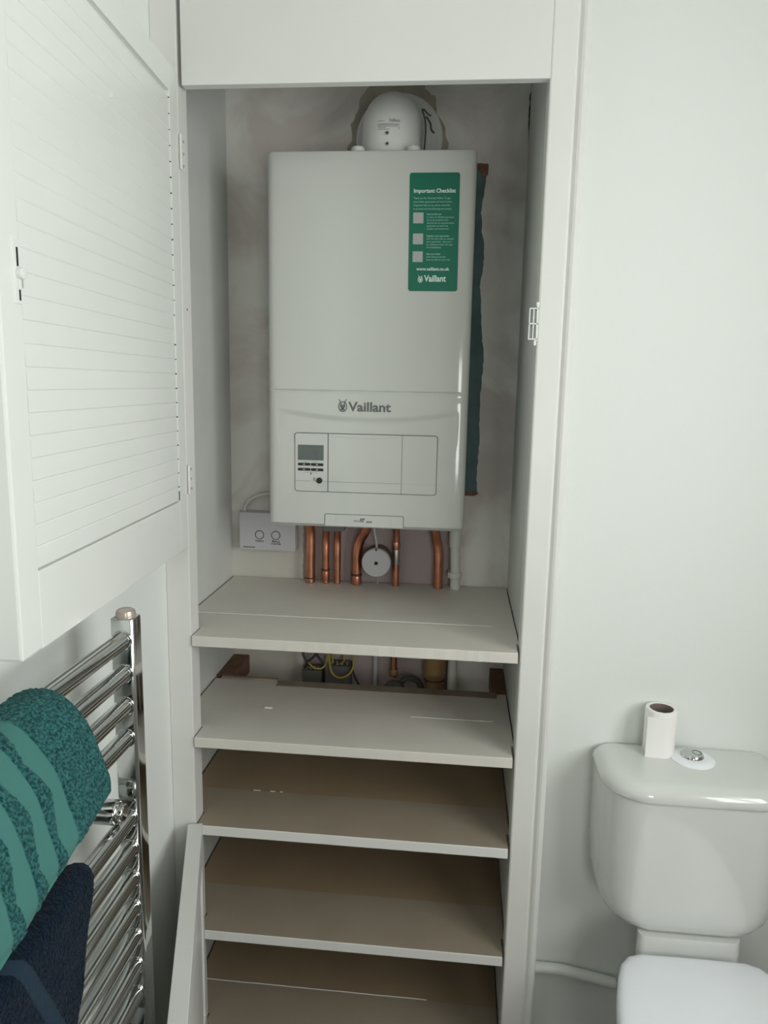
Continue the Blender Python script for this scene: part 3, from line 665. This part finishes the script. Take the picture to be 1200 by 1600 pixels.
b = BM(); tube(b, [(0.2600, D-0.06, 0.848), (0.285, D-0.045, 0.868), (0.310, D-0.035, 0.860), (0.320, D-0.03, 0.84)], 0.007, n=12); obj('body', b, M['box_dark'], t, True)
t = thing('brass_cylinder', 'wide brass-coloured cylinder beside the white pipe under the top shelf', 'fitting', (0.35, D-0.04, 0.80))
b = BM(); cyl(b, (0.3490, D-0.035, 0.79), (0.3490, D-0.035, 0.868), 0.0215, 0.0215, n=32); cyl(b, (0.3490, D-0.035, 0.868), (0.3490, D-0.035, 0.885), 0.0215, 0.0255, n=32); cyl(b, (0.3490, D-0.035, 0.885), (0.3490, D-0.035, 0.960), 0.0255, n=32); obj('barrel', b, M['brass'], t, True)
b = BM(); cyl(b, (0.3490, D-0.035, 0.866), (0.3490, D-0.035, 0.869), 0.0225, n=32); obj('rim', b, M['solder'], t, True)
for x_, lb in ((0.0965, 'narrow grey conduit between the two wiring boxes'), (0.2105, 'grey conduit on the wall left of the thin copper pipe')):
    b = BM(); box(b, x_-0.0045, x_+0.0045, D-0.012, D-0.0005, 0.74, 1.055, 0.001); tag(obj('cable_conduit', b, M['silver_plastic']), lb, 'conduit', 'cable conduits')

# ------------------------------------------------------------------ upper louvred door
ang = math.radians(-3.1344)
tv = Vector((-math.sin(ang), -math.cos(ang), 0)); nv = Vector((math.cos(ang), -math.sin(ang), 0)); DO = Vector((XA, 0, 0))
def DP(s, z, d=0.0, o=DO): return o+tv*s-nv*d+Vector((0, 0, z))
def dbox(bm, s0, s1, z0, z1, d0, d1, bev=0.0012):
    t = bmesh.new(); box(t, s0, s1, d0, d1, z0, z1, bev)
    for v in t.verts: v.co = DP(v.co.x, v.co.z, v.co.y)
    merge(bm, t)
door = thing('louvred_door', 'upper white louvred cupboard door standing open above the towel radiator', 'cupboard door', tuple(DP(0, 1.2439)))
TH = 0.027; s0, s1, l0, l1, zb0, zb1, zt0, zt1 = 0.004, 0.556, 0.0415, 0.5125, 1.2430, 1.3280, 1.9640, 2.0040
b = BM(); dbox(b, s0, l0, zb0, zt1, 0, TH); obj('hinge_stile', b, M['gloss_white'], door)
b = BM(); dbox(b, l1, s1, zb0, zt1, 0, TH, 0.003); obj('free_stile', b, M['gloss_white'], door)
b = BM(); dbox(b, l0-0.002, l1+0.002, zb0, zb1, 0.0002, TH-0.0002); obj('bottom_rail', b, M['gloss_white'], door)
b = BM(); dbox(b, l0-0.002, l1+0.002, zt0, zt1, 0.0002, TH-0.0002); obj('top_rail', b, M['gloss_white'], door)
b = BM()
pitch = 0.0231; z = zb1-0.001; prof = [(zb1-0.004, 0.016)]
zl = 1.3302
while zl < zt0+0.02:
    prof += [(zl, 0.0019), (zl+0.0012, 0.0011), (zl+pitch*0.5, 0.0012), (zl+pitch-0.0014, 0.0015), (zl+pitch-0.0004, 0.0020)]
    zl += pitch
prof = [(a, d) for a, d in prof if a < zt0-0.010] + [(zt0-0.0095, 0.0016), (zt0-0.0085, 0.0075), (zt0+0.004, 0.0080), (zt0+0.004, 0.016)]
SG = 16
cols = []
for k in range(SG+1):
    s = l0+0.0012+(l1-l0-0.0012)*k/SG
    cols.append([b.verts.new(DP(s, a, d+0.0004*noise.noise(Vector((s*9, a*25, 3.3))))) for a, d in prof])
for A_, B_ in zip(cols, cols[1:]):
    for i in range(len(prof)): b.faces.new((A_[i], A_[(i+1) % len(prof)], B_[(i+1) % len(prof)], B_[i]))
b.faces.new(cols[0]); b.faces.new(cols[-1][::-1])
lv = obj('louvre_panel', b, M['gloss_white'], door)
b = BM()       # dark pinholes where the slats meet the hinge stile
zl = 1.3302+pitch
while zl < zt0-0.005:
    if random.random() < 0.85:
        q = random.uniform(0.0004, 0.0011); dbox(b, l0-0.0002, l0+0.0010, zl-q, zl+q, -0.0003, 0.003, 0.0002)
    zl += pitch
dbox(b, l0+0.0001, l0+0.0008, zb1+0.002, zb1+0.018, 0.0, 0.003, 0)
obj('slat_gap', b, M['dark'], lv)
latch = BM()
dbox(latch, 0.5160, 0.5285, 1.5985, 1.6600, -0.0012, 0.001, 0.0009)
lo = obj('latch_plate', latch, M['gloss_white'], door)
b = BM(); dbox(b, 0.5195, 0.5228, 1.6330, 1.6520, -0.0016, 0.0, 0.0003); dbox(b, 0.5183, 0.5213, 1.6020, 1.6220, -0.0016, 0.0, 0.0003); obj('latch_slot', b, M['dark'], lo)
b = BM(); c0 = DP(0.5205, 1.6275, 0); cyl(b, c0, c0+nv*0.0075, 0.0062, 0.0055, n=20, bev=0.0012); dbox(b, 0.5180, 0.5235, 1.612, 1.634, -0.003, 0.0, 0.001); obj('latch_knob', b, M['gloss_white'], lo, True)
b = BM(); dbox(b, 0.5085, 0.5105, 1.6150, 1.6250, -0.0008, 0.0002, 0.0002); dbox(b, 0.264, 0.2665, 1.875, 1.881, -0.0008, 0.0045, 0.0002); obj('paint_drip', b, M['gloss_white'], door)
# hinges: leaf on the jamb, painted over
def hinge(z0, z1, lb, s=0.012):
    b = BM(); box(b, XA-0.0002, XA+0.0012, 0.004, 0.026, z0, z1, 0.0005); t = obj('hinge_leaf', b, M['frame_white'], door)
    b = BM(); cyl(b, (XA+0.002, 0.002, z0), (XA+0.002, 0.002, z1), 0.0026, n=12, bev=0.0006); obj('barrel', b, M['frame_white'], t, True)
    for zz_ in (z0+0.008, (z0+z1)/2, z1-0.008):
        b = BM(); cyl(b, (XA+0.0010, 0.016+random.uniform(-.003, .003), zz_), (XA+0.0016, 0.016, zz_), 0.0022, n=10); obj('screw', b, M['soft_line'], t, True)
hinge(1.862, 1.915, 'painted-over hinge near the top of the upper louvred door')
hinge(1.335, 1.385, 'painted-over hinge at the bottom corner of the upper louvred door')
b = BM(); cyl(b, (XA-0.001, 0.020, 1.645), (XA+0.0006, 0.020, 1.645), 0.0019, n=10); tag(obj('screw_hole', b, M['line']), 'small dark screw hole in the left upright halfway up the louvred door', 'screw hole')

# ------------------------------------------------------------------ lower door, standing open, seen from above its top edge
A0, A1 = Vector((-0.0636, 0, 0)), None
dv = Vector((0.1206, -0.3984, 0)).normalized(); nn = Vector((dv.y, -dv.x, 0)).normalized()   # towards the left
if nn.x > 0: nn = -nn
def LP(s, z, d): return A0+dv*s+nn*d+Vector((0, 0, z))
def ldbox(bm, s0, s1, z0, z1, d0, d1, bev=0.001):
    t = bmesh.new(); box(t, s0, s1, d0, d1, z0, z1, bev)
    for v in t.verts: v.co = LP(v.co.x, v.co.z, v.co.y)
    merge(bm, t)
ld = thing('lower_cupboard_door', 'lower white cupboard door seen almost edge-on beside the shelves', 'cupboard door', tuple(LP(0, FLOOR+0.1, 0)))
L1 = 0.552
b = BM(); ldbox(b, 0.004, 0.045, FLOOR+0.10, 0.72, 0, 0.0262); obj('hinge_stile', b, M['frame_white'], ld)
b = BM(); ldbox(b, L1-0.042, L1, FLOOR+0.10, 0.72, 0, 0.0262); obj('free_stile', b, M['frame_white'], ld)
b = BM(); ldbox(b, 0.044, L1-0.041, 0.66, 0.7199, 0.0002, 0.0260); obj('top_rail', b, M['frame_white'], ld)
b = BM(); ldbox(b, 0.044, L1-0.041, FLOOR+0.10, FLOOR+0.19, 0.0002, 0.0260); obj('bottom_rail', b, M['frame_white'], ld)
b = BM(); zq = FLOOR+0.19
while zq < 0.655: ldbox(b, 0.044, L1-0.041, zq+0.0008, min(zq+pitch, 0.662), 0.004, 0.020, 0.001); zq += pitch
obj('louvre_panel', b, M['frame_white'], ld)
b = BM(); cyl(b, (-0.0700, -0.0035, 0.585), (-0.0700, -0.0035, 0.645), 0.003, n=12, bev=0.0006); obj('hinge_barrel', b, M['frame_white'], ld, True)

# plastic catch on the right upright
t = thing('door_catch', 'small white plastic double catch on the right upright halfway up', 'catch', (0.497, 0.0, 1.62))
b = BM()
for x0, x1, z0, z1 in ((0.4885, 0.4900, 1.6035, 1.6505), (0.4945, 0.4962, 1.6035, 1.6505), (0.5000, 0.5025, 1.6000, 1.6540), (0.4885, 0.5025, 1.6020, 1.6040), (0.4885, 0.5025, 1.6255, 1.6278), (0.4885, 0.5025, 1.6490, 1.6510)):
    box(b, x0, x1, -0.004, 0.008, z0, z1, 0.0004)
obj('frame', b, M['plastic'], t)
for q in ((0.4905, 0.4940, 0.000, 0.006, 1.6060, 1.6240), (0.4965, 0.5000, 0.000, 0.006, 1.6300, 1.6480)): obj('roller', box(BM(), *q, 0.0004), M['soft_line'], t)
for q in ((0.4990, 0.5035, -0.003, 0.001, 1.6530, 1.6600), (0.4975, 0.5015, -0.003, 0.001, 1.5930, 1.6020)): obj('mounting_ear', box(BM(), *q, 0.001), M['plastic'], t)

# ------------------------------------------------------------------ towel radiator
rad = thing('towel_radiator', 'chrome ladder towel radiator on the left wall', 'towel radiator', (-0.034, -0.60, 0.30))
XO = -0.0193; bc = -0.034; yp0, yp1 = -0.3585, -0.3310; yq1 = -1.02
for (ya_, yb_) in ((yp0, yp1), (yq1-0.0275, yq1)):
    b = BM(); prism(b, rrect(XO-0.0300, XO, ya_, yb_, (0.003, 0.0045, 0.0045, 0.003), 5), 0.33, 1.2270, 'z', bev=0.0015)
    post = obj('upright', b, M['chrome'], rad, True)
    b = BM(); lathe(b, [(0.0125, 0), (0.0125, 0.006), (0.0115, 0.009), (0.009, 0.0105)], (XO-0.0150, (ya_+yb_)/2, 1.2262), 28); obj('end_cap', b, M['cap'], post, True, label='brownish round cap')
bar_z = [1.1992, 1.1549, 1.1106, 1.0663, 0.9522, 0.9079, 0.8636, 0.8193, 0.7750, 0.7307, 0.6864, 0.6100, 0.5657, 0.5214, 0.4771, 0.4328, 0.3885]
for z_ in bar_z:
    b = BM(); cyl(b, (bc, yq1-0.001, z_), (bc, yp0+0.001, z_), 0.0112, n=28); br = obj('bar', b, M['chrome'], rad, True)
    b = BM(); cyl(b, (bc, yp0-0.0018, z_), (bc, yp0+0.0005, z_), 0.0132, n=28, bev=0.0009); obj('weld_ring', b, M['chrome'], br, True)
for z_, yy in ((0.9800, -0.392), (0.648, -0.392)):
    b = BM(); cyl(b, (XL+0.001, yy, z_), (XO-0.010, yy, z_), 0.0160, n=28, bev=0.006); cyl(b, (XL+0.001, yy, z_), (XL+0.010, yy, z_), 0.020, n=28, bev=0.002); cyl(b, (XL+0.032, yy, z_), (XL+0.036, yy, z_), 0.0172, n=28)
    br = obj('wall_bracket', b, M['chrome'], rad, True)
    b = BM(); cyl(b, (XO-0.012, yy, z_), (XO-0.004, yy, z_), 0.0115, n=28, bev=0.003); obj('bracket_clamp', b, M['chrome'], br, True)

# ------------------------------------------------------------------ towels
def drape(name, prof_out, y_of, ylen, th, m, label, amp, nu=150, nv_=230, hem=0.0, wave=0.0, seed=0.0, bandfn=None):
    """prof_out: points (x,z) of the outer face from the back over the bar to the hem; y_of(v) start of the cloth; UV = (distance along y, distance along profile)"""
    P = smooth_path([(x_, 0, z_) for x_, z_ in prof_out], 10)
    L = [0.0]
    for a, c in zip(P, P[1:]): L.append(L[-1]+(c-a).length)
    tot = L[-1]
    def at(s):
        for i in range(len(L)-1):
            if L[i+1] >= s: 
                t_ = (s-L[i])/max(1e-9, L[i+1]-L[i]); p = P[i].lerp(P[i+1], t_); d = (P[i+1]-P[i]).normalized(); return p, Vector((d.z*-1, 0, d.x))
        d = (P[-1]-P[-2]).normalized(); return P[-1], Vector((-d.z, 0, d.x))
    b = BM(); uvl = b.loops.layers.uv.new('UVMap')
    rings = []; uvs = {}
    for i in range(nu+1):
        u = i/nu; row = []
        sag = wave*u
        edge = math.sin(min(1, u*nu/6.0)*math.pi/2)      # rounds the end of the towel
        for side in (0, 1):
            for j in (range(nv_+1) if side == 0 else range(nv_, -1, -1)):
                v = j/nv_; p, nrm = at(v*tot)
                if nrm.z < 0 and v < 0.5: nrm = -nrm
                e2 = math.sin(min(1, min(v, 1-v)*nv_/6.0)*math.pi/2)
                off = 0 if side == 0 else -th
                mid = -th/2; off = mid+(off-mid)*max(0.12, min(edge, 1))*max(0.12, e2)
                y = y_of(v) - u*ylen
                uu = u*ylen
                q = p+nrm*off
                flat = bandfn(uu, v*tot) if bandfn else 0
                a_ = amp*(1-0.85*flat)
                if side == 0:
                    dsp = a_*(noise.noise(Vector((y*230+seed, v*tot*230, 0)))+0.8*noise.noise(Vector((y*520, v*tot*520, seed))))
                    dsp += 0.0035*noise.noise(Vector((y*22+seed, v*tot*22, 1.7))) - 0.0018*flat
                    q = q+nrm*dsp*1.0
                    y += a_*0.6*noise.noise(Vector((y*300, v*tot*300, 9.1+seed)))
                co = Vector((q.x, y, q.z - sag*0.75*max(0, (v-0.42)/0.58) + (a_*noise.noise(Vector((y*200, 3, seed))) if v > 0.97 else 0)))
                vv = b.verts.new(co); uvs[vv] = (uu, v*tot); row.append(vv)
        rings.append(row)
    n_ = len(rings[0])
    def F(vs):
        f = b.faces.new(vs)
        for lp in f.loops: lp[uvl].uv = uvs[lp.vert]
    for A_, B_ in zip(rings, rings[1:]):
        for j in range(n_): F((A_[j], A_[(j+1) % n_], B_[(j+1) % n_], B_[j]))
    h_ = nv_+1
    for R_ in (rings[0], rings[-1]):
        for j in range(nv_): F((R_[j], R_[j+1], R_[n_-2-j], R_[n_-1-j]))
    return tag(obj(name, b, m, None, True, origin=(bc, y_of(0)-ylen/2, 1.0)), label, 'towel')
tm = towel_mat('teal_terry', (0.040, 0.160, 0.155), (0.009, 0.055, 0.060), (0.058, 0.178, 0.162), 0, [(0.072, 0.090), (0.107, 0.123), (0.143, 0.160), (0.179, 0.195), (0.214, 0.232), (0.25, 0.266)])
def tband(u, v):
    tri = abs(((v/0.035) % 2)-1); tri = 1-tri
    for (a, c) in [(0.072, 0.090), (0.107, 0.123), (0.143, 0.160), (0.179, 0.195), (0.214, 0.232), (0.25, 0.266)]:
        if a < u < c+0.30*0.035*tri: return 1
    return 0
drape('towel', [(-0.088, 1.120), (-0.088, 1.170), (-0.0774, 1.1930), (-0.0555, 1.2105), (-0.0343, 1.2165), (-0.0152, 1.2140), (0.0028, 1.2014), (0.0188, 1.1802), (0.0310, 1.1493), (0.0402, 1.1210), (0.0405, 1.105)],
      lambda v: -0.548, 0.30, 0.0055, tm, 'teal bath towel with woven bands over the top radiator bars', 0.0016, nu=190, nv_=170, wave=0.085, bandfn=tband)
nm = towel_mat('navy_terry', (0.0055, 0.018, 0.037), (0.002, 0.007, 0.017), (0.019, 0.038, 0.060), 0, [(0.315, 0.336, 0.83)], diag=True)
drape('towel', [(-0.058, 0.80), (-0.0575, 0.90), (-0.0560, 0.955), (-0.0480, 0.9725), (-0.0350, 0.9765), (-0.0215, 0.9700), (-0.0145, 0.952), (-0.0130, 0.90), (-0.0115, 0.80), (-0.010, 0.66)],
      lambda v: -0.484-0.20*max(0, v-0.40)**1.0, 0.34, 0.008, nm, 'navy blue towel hanging over a lower radiator bar beneath the teal towel', 0.0013, nu=170, nv_=220, seed=5.0)

# ------------------------------------------------------------------ toilet
toilet = thing('toilet', 'white close-coupled toilet with its lid down, right of the cupboard', 'toilet', (0.80, -0.12, FLOOR))
TX = 0.806
def D_loop(cx_, hw, y0, y1, rf, rb_, z, n=10): return [(x_, y_, z) for x_, y_ in rrect(cx_-hw, cx_+hw, y0, y1, (rf, rf, rb_, rb_), n)]
b = BM(); lv_ = []
for z_, hw, yf, rf, c_ in ((0.6105, 0.076, -0.030, 0.03, TX), (0.6112, 0.094, -0.045, 0.04, TX), (0.6150, 0.110, -0.052, 0.05, TX), (0.6230, 0.126, -0.057, 0.055, TX), (0.6340, 0.1385, -0.060, 0.06, TX), (0.6500, 0.1465, -0.062, 0.063, TX), (0.675, 0.1505, -0.064, 0.066, TX), (0.74, 0.1525, -0.065, 0.068, TX), (0.862, 0.1535, -0.066, 0.068, TX)):
    lv_.append(D_loop(c_, hw, yf, WT-0.002, rf, 0.012, z_))
loft(b, lv_); obj('cistern', b, M['ceramic'], toilet, True)
b = BM(); lv_ = []
for z_, ins in ((0.8580, 0.004), (0.8585, 0.0005), (0.8620, -0.002), (0.8700, -0.002), (0.8770, 0.001), (0.8830, 0.007), (0.8862, 0.014), (0.8875, 0.024), (0.8885, 0.045)):
    lv_.append(D_loop(TX, 0.1555-ins, -0.070+ins, WT-0.001-max(0, ins)*0.3, max(0.02, 0.074-ins*0.5), 0.020, z_))
loft(b, lv_); lid = obj('cistern_lid', b, M['ceramic'], toilet, True)
b = BM(); lathe(b, [(0.0375, 0), (0.0375, 0.0022), (0.035, 0.0045), (0.024, 0.0055)], (0.8135, 0.038, 0.8883), 40); fb = obj('flush_rosette', b, M['seat'], toilet, True)
b = BM(); lathe(b, [(0.0195, 0), (0.0195, 0.004), (0.0175, 0.007), (0.012, 0.0082)], (0.8135, 0.040, 0.8920), 36); obj('flush_button', b, M['chrome'], fb, True)
b = BM(); tube(b, [(0.818+0.0075*math.cos(a/10*math.pi*2)*1.0+0.003, 0.040+0.0085*math.sin(a/10*math.pi*2), 0.9001) for a in range(11)], 0.0006, n=6, k=3); obj('half_flush_outline', b, M['line'], fb)
# pan
b = BM(); lv_ = []
for z_, hw in ((FLOOR, 0.075), (0.40, 0.075), (0.52, 0.084), (0.575, 0.087), (0.590, 0.087), (0.6112, 0.086)):
    lv_.append([(TX-0.002+(x_-TX+0.002)*(1-0.42*(y_+0.062)/0.148 if x_ < TX else 1), y_, z_) for x_, y_ in rrect(TX-0.002-hw, TX-0.002+hw, -0.062, WT-0.004, (0.015, 0.015, 0.01, 0.01), 5)])
loft(b, lv_); obj('cistern_platform', b, M['ceramic'], toilet, True)
def seat_outline(ins, yback, yfront, hw):
    P = []
    # straight-ish back, rounded corners, widening sides, round front
    yc = -0.30
    for k in range(13):   # back edge left to right
        pass
    import itertools
    pts = [(-0.088, yback), (-0.045, yback+0.0012), (0, yback+0.002), (0.045, yback+0.0012), (0.088, yback), (0.108, yback-0.008), (0.122, yback-0.026), (0.132, yback-0.055), (0.142, yback-0.095), (0.150, yback-0.14), (0.157, yback-0.20)]
    for a in range(0, 181, 12):
        aa = math.radians(a); pts.append((0.158*math.cos(aa), yback-0.235-0.175*math.sin(aa)))
    pts += [(-0.157, yback-0.20), (-0.150, yback-0.14), (-0.142, yback-0.095), (-0.132, yback-0.055), (-0.122, yback-0.026), (-0.108, yback-0.008)]
    c = Vector((0, yback-0.2)); out = []
    for x_, y_ in pts:
        d = Vector((x_, y_))-c; L_ = d.length; d = d*(1-ins/L_); out.append((TX+c.x+d.x, c.y+d.y))
    return out
def seat_solid(layers, yb_):
    bb = BM(); loft(bb, [[(x_, y_, z_) for x_, y_ in seat_outline(ins, yb_, 0, 0)] for z_, ins in layers]); return bb
b = BM(); lv_ = []
for z_, ins, k in ((FLOOR, 0.060, 0.9), (FLOOR+0.02, 0.064, 0.9), (FLOOR+0.14, 0.066, 0.9), (FLOOR+0.25, 0.050, 0.95), (FLOOR+0.33, 0.022, 1.0), (FLOOR+0.37, 0.010, 1.0), (FLOOR+0.3895, 0.010, 1.0)):
    lv_.append([(x_, y_, z_) for x_, y_ in seat_outline(ins, -0.073, 0, 0)])
loft(b, lv_); obj('pan', b, M['ceramic'], toilet, True)
obj('seat_ring', seat_solid(((0.5505, 0.004), (0.552, 0.001), (0.566, 0.001), (0.5675, 0.003)), -0.073), M['seat'], toilet, True)
obj('seat_lid', seat_solid(((0.569, 0.002), (0.570, 0.0), (0.580, 0.0), (0.585, 0.002), (0.5885, 0.006), (0.5902, 0.012), (0.5912, 0.022), (0.592, 0.05)), -0.072), M['seat'], toilet, True)
for sx in (-0.075, 0.075): obj('seat_hinge', cyl(BM(), (TX+sx-0.012, -0.066, 0.566), (TX+sx+0.012, -0.066, 0.566), 0.008, n=16, bev=0.001), M['seat'], toilet, True)

# supply pipe along the wall
b = BM(); tube(b, [(0.563, WT-0.013, 0.4150), (0.60, WT-0.013, 0.4150), (0.625, WT-0.013, 0.4135), (0.66, WT-0.013, 0.4070), (0.69, WT-0.013, 0.4015), (0.722, WT-0.013, 0.3955)], 0.0105, n=18)
tag(obj('toilet_pipe', b, M['plastic'], None, True), 'white painted pipe along the wall from the cupboard to the toilet', 'pipe')

# toilet roll
RX, RY, RZ = 0.7605, 0.0600, 0.8886
roll = thing('toilet_roll', 'nearly finished white toilet roll standing on the cistern lid', 'toilet roll', (RX, RY, RZ))
b = BM(); n = 44; rings = []
for (r_, h_) in ((0.0262, 0.0), (0.0272, 0.0012), (0.0270, 0.0805), (0.0262, 0.0820), (0.0205, 0.0820), (0.0205, 0.0)):
    rings.append([b.verts.new((RX+(r_+0.0004*math.sin(3*a*2*math.pi/n))*math.cos(2*math.pi*a/n), RY+(r_+0.0004*math.sin(5*a))*math.sin(2*math.pi*a/n), RZ+h_)) for a in range(n)])
for A_, B_ in zip(rings, rings[1:]+rings[:1]):
    for j in range(n): b.faces.new((A_[j], A_[(j+1) % n], B_[(j+1) % n], B_[j]))
obj('paper', b, M['paper'], roll, True)
b = BM()      # loose end of the sheet
loops = []
path = [(RX+0.0265*math.cos(a), RY+0.0280*math.sin(a)) for a in [math.radians(q) for q in (-50, -60, -70, -80, -90, -100)]] + [(RX-0.013, RY-0.0275), (RX-0.021, RY-0.0265), (RX-0.0290, RY-0.0245)]
outer = [(x_, y_) for x_, y_ in path]; inner = [(x_, y_+0.0006) for x_, y_ in path[::-1]]
prism(b, outer+inner, RZ, RZ+0.0755, 'z')
obj('loose_sheet', b, M['paper'], roll, True)
b = BM(); n = 40; rings = []
for r_, h_ in ((0.0204, 0.001), (0.0204, 0.0816), (0.0194, 0.0816), (0.0194, 0.001)):
    rings.append([b.verts.new((RX+r_*math.cos(2*math.pi*a/n), RY+r_*math.sin(2*math.pi*a/n), RZ+h_)) for a in range(n)])
for A_, B_ in zip(rings, rings[1:]+rings[:1]):
    for j in range(n): b.faces.new((A_[j], A_[(j+1) % n], B_[(j+1) % n], B_[j]))
obj('cardboard_core', b, M['card'], roll, True)

# ------------------------------------------------------------------ put the floor at height zero
for o in list(COL.objects):
    if o.parent is None: o.location.z -= FLOOR
